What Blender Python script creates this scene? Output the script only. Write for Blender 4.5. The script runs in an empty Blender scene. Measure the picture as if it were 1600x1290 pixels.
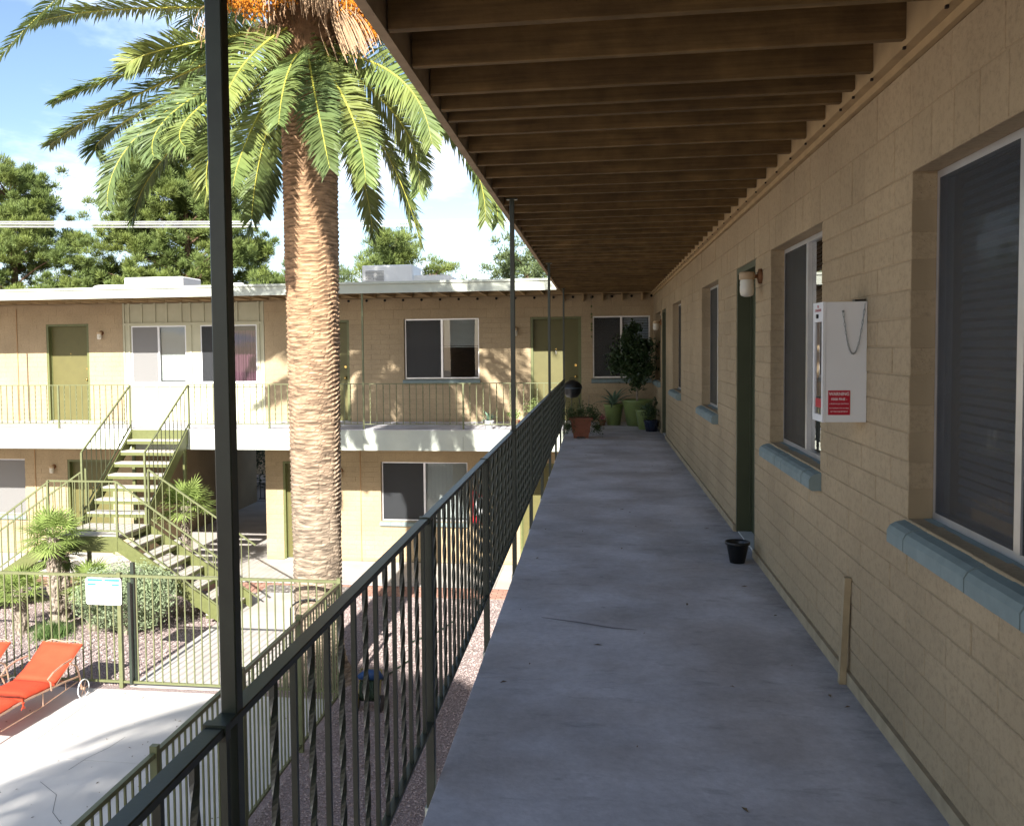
import bpy, math, random
import numpy as np
from mathutils import Vector, Matrix
rnd = random.Random(7)
S = bpy.context.scene
COL = S.collection
# ---------------------------------------------------------------- camera
cam = bpy.data.cameras.new('camera'); co = bpy.data.objects.new('camera', cam); COL.objects.link(co)
cam.sensor_width = 36; cam.sensor_fit = 'HORIZONTAL'; cam.lens = 36*1426.36/1600
cam.shift_x = (800-723.6)/1600; cam.shift_y = (612.6-645)/1600
rt = Vector((0.98938, 0.14496, -0.01043)); up = Vector((0.00328, 0.0495, 0.99877)); bk = Vector((0.1453, -0.98819, 0.0485))
m = Matrix((rt, up, bk)).transposed().to_4x4(); m.translation = Vector((0, 0, 4.70))
co.matrix_world = m
cam.clip_start = 0.05; cam.clip_end = 2000
S.camera = co
# ---------------------------------------------------------------- light
W = bpy.data.worlds.new('World'); S.world = W; W.use_nodes = True
nt = W.node_tree; nt.nodes.clear(); N = nt.nodes.new; L = nt.links.new
wo = N('ShaderNodeOutputWorld'); bg = N('ShaderNodeBackground'); bg.inputs[1].default_value = 0.078
sky = N('ShaderNodeTexSky'); sky.sky_type = 'NISHITA'; sky.sun_disc = False
sky.sun_elevation = math.radians(30); sky.sun_rotation = math.radians(181.1)
sky.air_density = 1.0; sky.dust_density = 1.2; sky.ozone_density = 2.0
tc = N('ShaderNodeTexCoord'); sp = N('ShaderNodeSeparateXYZ'); L(tc.outputs['Generated'], sp.inputs[0])
zc = N('ShaderNodeMath'); zc.operation = 'MAXIMUM'; L(sp.outputs[2], zc.inputs[0]); zc.inputs[1].default_value = 0.0
za = N('ShaderNodeMath'); za.operation = 'ADD'; L(zc.outputs[0], za.inputs[0]); za.inputs[1].default_value = 0.12
dv = N('ShaderNodeVectorMath'); dv.operation = 'DIVIDE'; L(tc.outputs['Generated'], dv.inputs[0])
cb = N('ShaderNodeCombineXYZ'); [L(za.outputs[0], cb.inputs[i]) for i in range(3)]; L(cb.outputs[0], dv.inputs[1])
cn = N('ShaderNodeTexNoise'); cn.inputs['Scale'].default_value = 0.9; cn.inputs['Detail'].default_value = 9; cn.inputs['Roughness'].default_value = 0.58
mp = N('ShaderNodeMapping'); mp.inputs['Location'].default_value = (3.4, 1.3, 0); mp.inputs['Scale'].default_value = (1, 0.8, 1.6)
L(dv.outputs[0], mp.inputs[0]); L(mp.outputs[0], cn.inputs['Vector'])
cr = N('ShaderNodeMapRange'); cr.inputs[1].default_value = 0.50; cr.inputs[2].default_value = 0.68; cr.interpolation_type = 'SMOOTHSTEP'
L(cn.outputs[0], cr.inputs[0])
lift = N('ShaderNodeMapRange'); L(zc.outputs[0], lift.inputs[0]); lift.inputs[1].default_value = 0.0; lift.inputs[2].default_value = 0.22
lift.inputs[3].default_value = 0.35; lift.inputs[4].default_value = 0.0
mx0 = N('ShaderNodeMath'); mx0.operation = 'MAXIMUM'; L(cr.outputs[0], mx0.inputs[0]); L(lift.outputs[0], mx0.inputs[1])
cm = N('ShaderNodeMix'); cm.data_type = 'RGBA'; L(mx0.outputs[0], cm.inputs[0]); L(sky.outputs[0], cm.inputs[6]); cm.inputs[7].default_value = (7.6, 8.6, 10.2, 1)
L(cm.outputs[2], bg.inputs[0]); L(bg.outputs[0], wo.inputs[0])
sd = bpy.data.lights.new('sun', 'SUN'); sd.energy = 5.0; sd.angle = math.radians(0.53); sd.color = (1.0, 0.965, 0.90)
so = bpy.data.objects.new('sun', sd); COL.objects.link(so); so.location = (0, -5, 30)
so.rotation_euler = Vector((0.02, 1.0, -0.577)).to_track_quat('-Z', 'Y').to_euler()
S.view_settings.view_transform = 'Standard'; S.view_settings.look = 'None'
S.view_settings.exposure = 1.5; S.view_settings.gamma = 1; S.view_settings.use_curve_mapping = False
S.render.engine = 'CYCLES'
S.cycles.max_bounces = 8; S.cycles.diffuse_bounces = 5; S.cycles.transparent_max_bounces = 24

# ---------------------------------------------------------------- helpers
MATS = {}
def mat(name, col, rough=0.85, var=0.12, vs=3.0, bump=0.25, bs=60, bd=0.004, metal=0.0, spec=0.3, col2=None, s2=1.2, rnd_obj=0.0, trans=0.0):
    if name in MATS: return MATS[name]
    mt = bpy.data.materials.new(name); mt.use_nodes = True; t = mt.node_tree; n = t.nodes; l = t.links
    b = n['Principled BSDF']; g = n.new('ShaderNodeNewGeometry')
    b.inputs['Roughness'].default_value = rough; b.inputs['Metallic'].default_value = metal; b.inputs['Specular IOR Level'].default_value = spec
    a = n.new('ShaderNodeTexNoise'); a.inputs['Scale'].default_value = vs; a.inputs['Detail'].default_value = 6; l.new(g.outputs['Position'], a.inputs['Vector'])
    r = n.new('ShaderNodeMapRange'); r.inputs[1].default_value = 0.3; r.inputs[2].default_value = 0.7; r.inputs[3].default_value = 1-var; r.inputs[4].default_value = 1+var
    l.new(a.outputs[0], r.inputs[0]); fac = r.outputs[0]
    if rnd_obj:
        oi = n.new('ShaderNodeObjectInfo'); rr = n.new('ShaderNodeMapRange'); rr.inputs[3].default_value = 1-rnd_obj; rr.inputs[4].default_value = 1+rnd_obj
        l.new(oi.outputs['Random'], rr.inputs[0]); mm = n.new('ShaderNodeMath'); mm.operation = 'MULTIPLY'; l.new(fac, mm.inputs[0]); l.new(rr.outputs[0], mm.inputs[1]); fac = mm.outputs[0]
    base = n.new('ShaderNodeRGB'); base.outputs[0].default_value = (*col, 1); src = base.outputs[0]
    if col2:
        c = n.new('ShaderNodeTexNoise'); c.inputs['Scale'].default_value = s2; c.inputs['Detail'].default_value = 5; l.new(g.outputs['Position'], c.inputs['Vector'])
        rp = n.new('ShaderNodeMapRange'); rp.inputs[1].default_value = 0.42; rp.inputs[2].default_value = 0.62; l.new(c.outputs[0], rp.inputs[0])
        mx = n.new('ShaderNodeMix'); mx.data_type = 'RGBA'; l.new(rp.outputs[0], mx.inputs[0]); l.new(src, mx.inputs[6]); mx.inputs[7].default_value = (*col2, 1); src = mx.outputs[2]
    hs = n.new('ShaderNodeVectorMath'); hs.operation = 'SCALE'; l.new(src, hs.inputs[0]); l.new(fac, hs.inputs[3]); l.new(hs.outputs[0], b.inputs['Base Color'])
    if bump:
        q = n.new('ShaderNodeTexNoise'); q.inputs['Scale'].default_value = bs; q.inputs['Detail'].default_value = 5; l.new(g.outputs['Position'], q.inputs['Vector'])
        bp = n.new('ShaderNodeBump'); bp.inputs['Strength'].default_value = bump; bp.inputs['Distance'].default_value = bd; l.new(q.outputs[0], bp.inputs['Height']); l.new(bp.outputs[0], b.inputs['Normal'])
    if trans:
        tr = n.new('ShaderNodeBsdfTranslucent'); l.new(hs.outputs[0], tr.inputs[0]); ms = n.new('ShaderNodeMixShader'); ms.inputs[0].default_value = trans
        o = n['Material Output']; l.new(b.outputs[0], ms.inputs[1]); l.new(tr.outputs[0], ms.inputs[2]); l.new(ms.outputs[0], o.inputs[0])
    MATS[name] = mt; return mt

def glass_mat(name, tint, transp):
    mt = bpy.data.materials.new(name); mt.use_nodes = True; t = mt.node_tree; n = t.nodes; l = t.links; n.remove(n['Principled BSDF'])
    o = n['Material Output']; tr = n.new('ShaderNodeBsdfTransparent'); tr.inputs[0].default_value = (*tint, 1)
    gl = n.new('ShaderNodeBsdfGlossy'); gl.inputs['Roughness'].default_value = 0.01
    fr = n.new('ShaderNodeFresnel'); fr.inputs[0].default_value = 1.52
    k = n.new('ShaderNodeMath'); k.operation = 'MULTIPLY_ADD'; l.new(fr.outputs[0], k.inputs[0]); k.inputs[1].default_value = 1.4; k.inputs[2].default_value = 0.02; k.use_clamp = True
    gg = n.new('ShaderNodeNewGeometry'); iv = n.new('ShaderNodeMath'); iv.operation = 'SUBTRACT'; iv.inputs[0].default_value = 1; l.new(gg.outputs['Backfacing'], iv.inputs[1]); kk = n.new('ShaderNodeMath'); kk.operation = 'MULTIPLY'; l.new(k.outputs[0], kk.inputs[0]); l.new(iv.outputs[0], kk.inputs[1])
    ms = n.new('ShaderNodeMixShader'); l.new(kk.outputs[0], ms.inputs[0]); l.new(tr.outputs[0], ms.inputs[1]); l.new(gl.outputs[0], ms.inputs[2]); l.new(ms.outputs[0], o.inputs[0])
    MATS[name] = mt; return mt
def screen_mat(name, col, alpha):
    mt = bpy.data.materials.new(name); mt.use_nodes = True; t = mt.node_tree; n = t.nodes; l = t.links
    b = n['Principled BSDF']; b.inputs['Base Color'].default_value = (*col, 1); b.inputs['Roughness'].default_value = 0.5; b.inputs['Specular IOR Level'].default_value = 0.5
    tr = n.new('ShaderNodeBsdfTransparent'); ms = n.new('ShaderNodeMixShader'); ms.inputs[0].default_value = alpha
    l.new(tr.outputs[0], ms.inputs[1]); l.new(b.outputs[0], ms.inputs[2]); l.new(ms.outputs[0], n['Material Output'].inputs[0]); MATS[name] = mt; return mt

def wall_mat(name, col, dark):
    """painted slump block: pits, soft stains"""
    mt = mat(name, col, rough=0.9, var=0.07, vs=1.6, bump=0, spec=0.2, rnd_obj=0.035)
    t = mt.node_tree; n = t.nodes; l = t.links; b = n['Principled BSDF']; g = n.new('ShaderNodeNewGeometry')
    a = n.new('ShaderNodeTexNoise'); a.inputs['Scale'].default_value = 90; a.inputs['Detail'].default_value = 4; l.new(g.outputs['Position'], a.inputs[0])
    v = n.new('ShaderNodeTexVoronoi'); v.inputs['Scale'].default_value = 55; l.new(g.outputs['Position'], v.inputs['Vector'])
    pr = n.new('ShaderNodeMapRange'); pr.inputs[1].default_value = 0.0; pr.inputs[2].default_value = 0.16; pr.inputs[3].default_value = 0.0; pr.inputs[4].default_value = 1.0; l.new(v.outputs['Distance'], pr.inputs[0])
    cn_ = n.new('ShaderNodeTexNoise'); cn_.inputs['Scale'].default_value = 38; cn_.inputs['Detail'].default_value = 9; cn_.inputs['Roughness'].default_value = .8; l.new(g.outputs['Position'], cn_.inputs[0])
    cr_ = n.new('ShaderNodeMapRange'); cr_.inputs[1].default_value = .32; cr_.inputs[2].default_value = .52; cr_.inputs[3].default_value = .72; cr_.inputs[4].default_value = 1.03; l.new(cn_.outputs[0], cr_.inputs[0])
    st = n.new('ShaderNodeTexNoise'); st.inputs['Scale'].default_value = .9; st.inputs['Detail'].default_value = 7; l.new(g.outputs['Position'], st.inputs[0]); sr_ = n.new('ShaderNodeMapRange'); sr_.inputs[1].default_value = .35; sr_.inputs[2].default_value = .65; sr_.inputs[3].default_value = .9; sr_.inputs[4].default_value = 1.07; l.new(st.outputs[0], sr_.inputs[0])
    mq = n.new('ShaderNodeMath'); mq.operation = 'MULTIPLY'; l.new(cr_.outputs[0], mq.inputs[0]); l.new(sr_.outputs[0], mq.inputs[1]); old_ = b.inputs['Base Color'].links[0].from_socket; vs_ = n.new('ShaderNodeVectorMath'); vs_.operation = 'SCALE'; l.new(old_, vs_.inputs[0]); l.new(mq.outputs[0], vs_.inputs[3]); l.new(vs_.outputs[0], b.inputs['Base Color'])
    ad = n.new('ShaderNodeMath'); ad.operation = 'MULTIPLY_ADD'; l.new(a.outputs[0], ad.inputs[0]); ad.inputs[1].default_value = 0.9; l.new(pr.outputs[0], ad.inputs[2])
    bp = n.new('ShaderNodeBump'); bp.inputs['Strength'].default_value = 0.8; bp.inputs['Distance'].default_value = 0.004; l.new(ad.outputs[0], bp.inputs['Height']); l.new(bp.outputs[0], b.inputs['Normal'])
    return mt

WALL = wall_mat('painted_block', (0.385, 0.296, 0.186), None)
MORTAR = mat('painted_mortar', (0.345, 0.265, 0.165), bump=0.3, bs=80, bd=0.003, spec=0.2)
WOOD = mat('brown_painted_wood', (0.175, 0.112, 0.044), rough=0.75, var=0.22, vs=9, bump=0.45, bs=35, bd=.005, col2=(0.14, 0.088, 0.036), s2=3, rnd_obj=.12)
SOFFIT = mat('soffit_deck', (0.14, 0.088, 0.038), var=0.15, vs=5)
LEDG = mat('tan_trim_paint', (0.40, 0.285, 0.15), var=0.1, vs=8)
PALE = mat('pale_green_paint', (0.50, 0.52, 0.44), rough=0.8, var=0.06, vs=4, bump=0.15, col2=(0.46, 0.485, 0.42), s2=1.5)
SILL = mat('blue_grey_paint', (0.205, 0.255, 0.25), rough=0.85, var=0.1, vs=12, bump=0.4, bs=70, bd=0.003)
OLIVE = mat('olive_paint', (0.115, 0.125, 0.042), rough=0.45, var=0.1, vs=15, bump=0.15, bs=90, bd=0.002, spec=0.5)
RAILG = mat('dark_olive_steel', (0.024, 0.034, 0.024), rough=0.38, var=0.18, vs=20, bump=0.2, bs=120, bd=0.001, spec=0.5, col2=(0.020, 0.028, 0.021), s2=6)
FENCEM = mat('olive_fence_steel', (0.125, 0.135, 0.060), rough=0.45, var=0.12, vs=12, bump=0.1, spec=0.5)
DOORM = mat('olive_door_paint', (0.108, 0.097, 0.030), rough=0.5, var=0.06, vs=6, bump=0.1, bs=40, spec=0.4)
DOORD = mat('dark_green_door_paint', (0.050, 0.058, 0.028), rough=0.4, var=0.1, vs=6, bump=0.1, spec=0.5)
ALU = mat('aluminium', (0.62, 0.62, 0.64), rough=0.35, var=0.08, vs=9, metal=0.75, bump=0.05)
BRASS = mat('brass', (0.65, 0.45, 0.15), rough=0.25, metal=1.0, bump=0)
WHITE = mat('white_enamel', (0.72, 0.73, 0.74), rough=0.4, var=0.04, bump=0.05, spec=0.5)
OFFW = mat('roof_white', (0.78, 0.77, 0.74), rough=0.7, var=0.06)
GREYL = mat('louver_grey', (0.35, 0.35, 0.34), rough=0.6)
BLIND = mat('blind_vinyl', (0.62, 0.60, 0.55), rough=0.5, var=0.04, bump=0)
BLINDD = mat('blind_grey', (0.62, 0.68, 0.78), rough=0.6, var=0.04, bump=0)
PURPLE = mat('purple_curtain', (0.17, 0.06, 0.09), rough=0.9, var=0.1)
GLASS = glass_mat('window_glass', (0.82, 0.85, 0.86), 0.9)
SCREEN = screen_mat('sun_screen', (0.016, 0.018, 0.022), 0.66)
SCREENB = screen_mat('fine_screen', (0.02, 0.026, 0.038), 0.5)
SCREENL = screen_mat('faded_sun_screen', (0.20, 0.195, 0.19), 0.85)
INTER = mat('room_wall', (0.12, 0.11, 0.10), bump=0)
BLACKM = mat('black_plastic', (0.012, 0.013, 0.014), rough=0.35, bump=0.05, spec=0.5)
RUST = mat('rusted_fixture', (0.20, 0.09, 0.04), rough=0.8, var=0.3, vs=30)

class MB:
    def __init__(s): s.v = []; s.f = []
    def box(s, x0, x1, y0, y1, z0, z1):
        if x0 > x1: x0, x1 = x1, x0
        if y0 > y1: y0, y1 = y1, y0
        if z0 > z1: z0, z1 = z1, z0
        k = len(s.v)
        s.v += [(x0,y0,z0),(x1,y0,z0),(x1,y1,z0),(x0,y1,z0),(x0,y0,z1),(x1,y0,z1),(x1,y1,z1),(x0,y1,z1)]
        s.f += [tuple(k+i for i in q) for q in ((0,3,2,1),(4,5,6,7),(0,1,5,4),(1,2,6,5),(2,3,7,6),(3,0,4,7))]
        return s
    def cbox(s, x0, x1, y0, y1, z0, z1, c):
        """box with chamfered edges"""
        k = len(s.v); X = (x0, x1); Y = (y0, y1); Z = (z0, z1); idx = {}
        for i in (0, 1):
            for j in (0, 1):
                for q in (0, 1):
                    sx, sy, sz = (1-2*i), (1-2*j), (1-2*q)
                    for a in range(3):
                        p = [X[i]+sx*c, Y[j]+sy*c, Z[q]+sz*c]; p[a] = (X[i], Y[j], Z[q])[a]
                        idx[(i, j, q, a)] = len(s.v); s.v.append(tuple(p))
        def F(l): s.f.append(tuple(l))
        for a in range(3):
            b, d = (a+1) % 3, (a+2) % 3
            for sd_ in (0, 1):
                ring = []
                for bb, dd in ((0,0),(1,0),(1,1),(0,1)):
                    key = [0,0,0]; key[a] = sd_; key[b] = bb; key[d] = dd; ring.append(idx[(*key, a)])
                F(ring if sd_ else ring[::-1])
            for bb in (0, 1):
                for dd in (0, 1):
                    k0 = [0,0,0]; k0[b] = bb; k0[d] = dd; k1 = list(k0); k1[a] = 1
                    q = [idx[(*k0, b)], idx[(*k1, b)], idx[(*k1, d)], idx[(*k0, d)]]
                    F(q if bb ^ dd ^ 1 == 0 else q[::-1])
        for i in (0, 1):
            for j in (0, 1):
                for q in (0, 1):
                    t = [idx[(i, j, q, a)] for a in range(3)]
                    F(t if (i+j+q) % 2 == 1 else t[::-1])
        return s
    def quad(s, *p):
        k = len(s.v); s.v += [tuple(q) for q in p]; s.f.append(tuple(range(k, k+len(p)))); return s
    def tube(s, pts, r, n=6, cap=True, square=False):
        pts = [Vector(p) for p in pts]; k0 = len(s.v); R = r if isinstance(r, (list, tuple)) else [r]*len(pts)
        for i, p in enumerate(pts):
            t = (pts[min(i+1, len(pts)-1)]-pts[max(i-1, 0)]).normalized()
            a = Vector((0, 0, 1)) if abs(t.z) < 0.95 else Vector((0, 1, 0))
            u = t.cross(a).normalized(); w = u.cross(t).normalized()
            for j in range(n):
                an = 2*math.pi*(j+(0.5 if square else 0))/n; q = p+(u*math.cos(an)+w*math.sin(an))*R[i]; s.v.append(tuple(q))
        for i in range(len(pts)-1):
            for j in range(n):
                a, b = k0+i*n+j, k0+i*n+(j+1) % n; s.f.append((a, b, b+n, a+n))
        if cap:
            s.f.append(tuple(k0+j for j in range(n))[::-1]); e = k0+(len(pts)-1)*n; s.f.append(tuple(e+j for j in range(n)))
        return s
    def lathe(s, prof, c=(0,0,0), n=20):
        k = len(s.v)
        for r, z in prof:
            for j in range(n): a = 2*math.pi*j/n; s.v.append((c[0]+r*math.cos(a), c[1]+r*math.sin(a), c[2]+z))
        for i in range(len(prof)-1):
            for j in range(n):
                a, b = k+i*n+j, k+i*n+(j+1) % n; s.f.append((a, b, b+n, a+n))
        return s
    def slab(s, p, q, w, h, axis):
        """sloping plank from p to q (both in plane), thickness w along axis, vertical height h below the line"""
        p = Vector(p); q = Vector(q); a = Vector(axis)*w/2; d = Vector((0, 0, -h)); k = len(s.v)
        for e in (p, q):
            for sg, dd in ((-1, 0), (1, 0), (1, 1), (-1, 1)): s.v.append(tuple(e+a*sg+d*dd))
        s.f += [tuple(k+i for i in x) for x in ((0,1,2,3),(7,6,5,4),(0,4,5,1),(1,5,6,2),(2,6,7,3),(3,7,4,0))]
        return s
def wl(o):
    v = Vector((0, 0, 0))
    while o is not None: v += o.location; o = o.parent
    return v
def mesh_of(name, mb, mt, smooth=False):
    me = bpy.data.meshes.new(name); me.from_pydata(mb.v, [], mb.f); me.update()
    if mt: me.materials.append(mt)
    if smooth: me.shade_smooth()
    return me
def obj(name, mb, mt, parent=None, smooth=False, kind=None, label=None, cat=None, group=None):
    """world coordinates in mb; origin goes to the bounding-box centre (bottom for top-level)"""
    a = np.array(mb.v); lo, hi = a.min(0), a.max(0); c = (lo+hi)/2
    if parent is None: c[2] = lo[2]
    mb.v = (a-c).tolist(); me = mesh_of(name, mb, mt, smooth)
    o = bpy.data.objects.new(name, me); COL.objects.link(o); o.parent = parent
    o.location = Vector(c)-(wl(parent) if parent else Vector((0, 0, 0)))
    tagp(o, kind, label, cat, group); return o
def inst(name, me, parent, loc, rz=0, scale=None, local=False, rot=None):
    o = bpy.data.objects.new(name, me); COL.objects.link(o); o.parent = parent
    o.location = Vector(loc)-(Vector((0,0,0)) if local or parent is None else wl(parent))
    o.rotation_euler = rot if rot else (0, 0, rz)
    if scale: o.scale = scale
    return o
def tagp(o, kind=None, label=None, cat=None, group=None):
    if kind: o['kind'] = kind
    if label: o['label'] = label
    if cat: o['category'] = cat
    if group: o['group'] = group
def thing(name, label, cat, loc=(0,0,0), rz=0, group=None):
    o = bpy.data.objects.new(name, None); COL.objects.link(o); o.location = loc; o.rotation_euler = (0, 0, rz); o.empty_display_size = 0.2
    tagp(o, None, label, cat, group); return o
def copy_tree(o, parent=None):
    c = o.copy(); COL.objects.link(c); c.parent = parent
    for ch in list(o.children): copy_tree(ch, c)
    return c
def struct(name, mb, mt, parent=None): return obj(name, mb, mt, parent, kind='structure')

FZ = 3.106      # upper floor level
XW = 1.167      # face of near wing wall
YW = 19.48      # face of far wing wall
HEAD = 5.337    # head of upper openings
CH = 0.1085     # course height

# ---------------------------------------------------------------- ground
GRAV = mat('pink_gravel', (0.33, 0.265, 0.245), rough=0.95, var=0.28, vs=70, bump=0.9, bs=55, bd=0.02, col2=(0.27, 0.20, 0.19), s2=28)
DECK = mat('pool_deck_concrete', (0.60, 0.57, 0.53), rough=0.9, var=0.05, vs=2.2, bump=0.2, bs=120, bd=0.002, col2=(0.54, 0.515, 0.48), s2=0.9)
CONC = mat('path_concrete', (0.50, 0.46, 0.42), rough=0.9, var=0.08, vs=2.5, bump=0.25, bs=90, bd=0.003, col2=(0.44, 0.40, 0.36), s2=1.1)
PAVER = mat('red_paver', (0.36, 0.20, 0.15), rough=0.9, var=0.12, vs=20, rnd_obj=0.12)
DIRT = mat('desert_ground', (0.30, 0.24, 0.19), rough=1, var=0.15, vs=1)
struct('ground', MB().quad((-150,-150,-0.02),(150,-150,-0.02),(150,250,-0.02),(-150,250,-0.02)), DIRT)
struct('gravel_bed', MB().quad((-20,-8,-0.004),(1,-8,-0.004),(1,17.45,-0.004),(-20,17.45,-0.004)), GRAV)
# pool deck in slabs with saw-cut joints
dk = struct('pool_deck', MB().box(-14.0,-3.52,2.0,11.66,-0.03,-0.002), mat('joint_dark', (0.10,0.095,0.09)))
dy = [2.0, 4.0, 6.0, 7.85, 9.55, 11.66]; dx = [-14.0,-11.2,-8.9,-6.75,-5.05,-3.52]
for i in range(5):
    for j in range(5):
        if (i, j) in ((3, 2),): 
            pass
        struct('deck_panel', MB().box(dx[i]+.004, dx[i+1]-.004, dy[j]+.004, dy[j+1]-.004, -0.02, 0.006), DECK, dk)
cpts = [[(-5.9,9.3),(-5.86,9.6),(-5.75,9.9),(-5.71,10.2)],[(-6.05,9.0),(-5.7,8.75),(-5.52,8.4),(-5.3,8.2)],[(-7.9,7.6),(-7.5,7.75),(-7.1,8.05),(-6.75,8.1)]]
ck = MB()
for c in cpts:
    for a, b in zip(c[:-1], c[1:]):
        a = Vector((*a, 0.0075)); b = Vector((*b, 0.0075)); nn = Vector((-(b-a).y, (b-a).x, 0)).normalized()*0.0028; ck.quad(a-nn, b-nn, b+nn, a+nn)
obj('crack', ck, MATS['joint_dark'], dk)
# concrete path from the pool gate to the far wing
pt = struct('path', MB().box(-6.5,-4.7,11.78,17.5,-0.03,0.001), MATS['joint_dark'])
for a, b in ((11.78,13.6),(13.6,15.4),(15.4,17.3)): struct('path_panel', MB().box(-6.5,-4.7,a+.004,b-.004,-0.02,0.012), CONC, pt)
lw = struct('lower_walkway', MB().box(-20,1.0,17.5,27.0,-0.03,0.001), MATS['joint_dark'])
xx = -20
while xx < 1.0:
    struct('walkway_panel', MB().box(xx+.004, min(xx+1.8,1.0)-.004, 17.5, 19.46 if not (-10.5 < xx < -8) else 19.46, -0.02, 0.012), CONC, lw); xx += 1.8
struct('walkway_panel', MB().box(-10.45,-7.36,19.468,26.9,-0.02,0.010), CONC, lw)
# paver band along the lower walkway
pv = struct('paver_band', MB().box(-12,-0.6,16.75,17.49,-0.03,0.0), MATS['joint_dark'])
pm = mesh_of('paver', MB().cbox(-.095,.095,-.045,.045,-.02,.012,.005), PAVER)
rest = MB(); cnt = 0
for r in range(7):
    x = -7.4 + (0.1 if r % 2 else 0)
    while x < -0.7:
        yy = 16.80+r*0.1
        if cnt < 290: inst('paver', pm, pv, (x, yy, 0)); cnt += 1
        else: rest.box(x-.095, x+.095, yy-.045, yy+.045, -.02, .011)
        x += 0.2
x = -12
while x < -7.5:
    for r in range(7): rest.box(x-.095, x+.095, 16.755+r*.1, 16.845+r*.1, -.02, .011)
    x += .2
obj('paver', rest, PAVER, pv, kind='stuff')
# loose pebbles on the gravel
def pebbles(n, rects, seed):
    r = random.Random(seed); mb = MB(); areas = [(b[1]-b[0])*(b[3]-b[2]) for b in rects]
    for i in range(n):
        b = r.choices(rects, areas)[0]; x = r.uniform(b[0], b[1]); y = r.uniform(b[2], b[3]); s_ = r.uniform(.007, .019); k = len(mb.v); a = r.uniform(0, 6.28)
        for j in range(4): mb.v.append((x+s_*1.3*math.cos(a+j*1.571)*r.uniform(.7,1.2), y+s_*math.sin(a+j*1.571), r.uniform(-.002,.005)))
        mb.v.append((x+r.uniform(-.3,.3)*s_, y+r.uniform(-.3,.3)*s_, s_*r.uniform(.6, 1.1)))
        for j in range(4): mb.f.append((k+j, k+(j+1) % 4, k+4))
    return mb
PEB = mat('pebble', (0.37, 0.30, 0.275), rough=0.9, var=0.5, vs=45, bump=0, col2=(0.30, 0.23, 0.22), s2=60)
g1 = obj('gravel', pebbles(52000, [(-3.4,-.65,6.5,16.7),(-12,-6.55,11.8,16.7),(-4.68,-3.4,11.8,16.7)], 3), PEB, kind='stuff')
tagp(g1, label='pinkish crushed gravel covering the planting beds and strip below the walkway', cat='gravel')

# ---------------------------------------------------------------- walls of blocks
BLK = mesh_of('block', MB().cbox(-.5,.5,-.5,.5,-.5,.5,.0), WALL)
def unit_block(l, d, h, c):
    """block mesh with painted soft edges for size l x d x h"""
    return mesh_of('block', MB().cbox(-l/2, l/2, -d/2, d/2, -h/2, h/2, c), WALL)
BM = {}
def cells(u0, u1, z0, z1, ops):
    us = sorted({u0, u1, *[min(max(q, u0), u1) for o in ops for q in o[:2]]}); zs = sorted({z0, z1, *[min(max(q, z0), z1) for o in ops for q in o[2:]]})
    out = []
    for i in range(len(us)-1):
        run = None
        for j in range(len(zs)-1):
            cu, cz = (us[i]+us[i+1])/2, (zs[j]+zs[j+1])/2
            solid = not any(o[0] < cu < o[1] and o[2] < cz < o[3] for o in ops)
            if solid:
                if run: run[3] = zs[j+1]
                else: run = [us[i], us[i+1], zs[j], zs[j+1]]
            elif run: out.append(run); run = None
        if run: out.append(run)
    return out
def block_wall(wing, axis, plane, depth, u0, u1, z0, z1, courses, ops, limit, score):
    """courses: (z_bottom, height, length, offset)"""
    core = MB(); g = 0.0035
    for c in cells(u0, u1, z0, z1, [(o[0]-g, o[1]+g, o[2]-g, o[3]+g) for o in ops]):
        if axis == 'x': core.box(plane+g, plane+depth-g, c[0], c[1], c[2], c[3])
        else: core.box(c[0], c[1], plane+g, plane+depth-g, c[2], c[3])
    wall = obj('wall', core, MORTAR, wing)
    L_ = []
    for zb, h, ln, off in courses:
        zc_ = zb+h/2
        segs = [(u0, u1)]
        for o in ops:
            if o[2]-.01 < zc_ < o[3]+.01:
                ns = []
                for a, b in segs:
                    if o[1] <= a or o[0] >= b: ns.append((a, b)); continue
                    if o[0] > a: ns.append((a, o[0]))
                    if o[1] < b: ns.append((o[1], b))
                segs = ns
        for a, b in segs:
            k = math.floor((a-off)/ln); 
            while True:
                p, q = max(a, off+k*ln), min(b, off+(k+1)*ln)
                if p >= b-1e-4: break
                if q-p > 0.02: L_.append((p, q, zb, h))
                k += 1
    L_.sort(key=lambda t: score((t[0]+t[1])/2, t[2]))
    rest = MB(); r = random.Random(5)
    for i, (p, q, zb, h) in enumerate(L_):
        l = q-p-.0028; hh = h-.0045; cu = (p+q)/2; cz = zb+h/2; j = r.uniform(-.0022, .0012)
        if i < limit:
            key = (axis, round(l, 2), round(hh, 3))
            if key not in BM:
                kl = l
                BM[key] = unit_block(kl, depth, hh, .0035) if axis == 'y' else unit_block(depth, kl, hh, .0035)
            loc = (plane+depth/2+j, cu, cz) if axis == 'x' else (cu, plane+depth/2+j, cz)
            o = inst('block', BM[key], wall, loc); o.rotation_euler = (r.gauss(0, .002), r.gauss(0, .0015), r.gauss(0, .0015))
        else:
            a, b = cu-l/2, cu+l/2
            if axis == 'x': rest.box(plane+j, plane+depth, a, b, cz-hh/2, cz+hh/2)
            else: rest.box(a, b, plane+j, plane+depth, cz-hh/2, cz+hh/2)
    if rest.v: obj('block', rest, WALL, wall, kind='stuff')
    return wall

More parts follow.
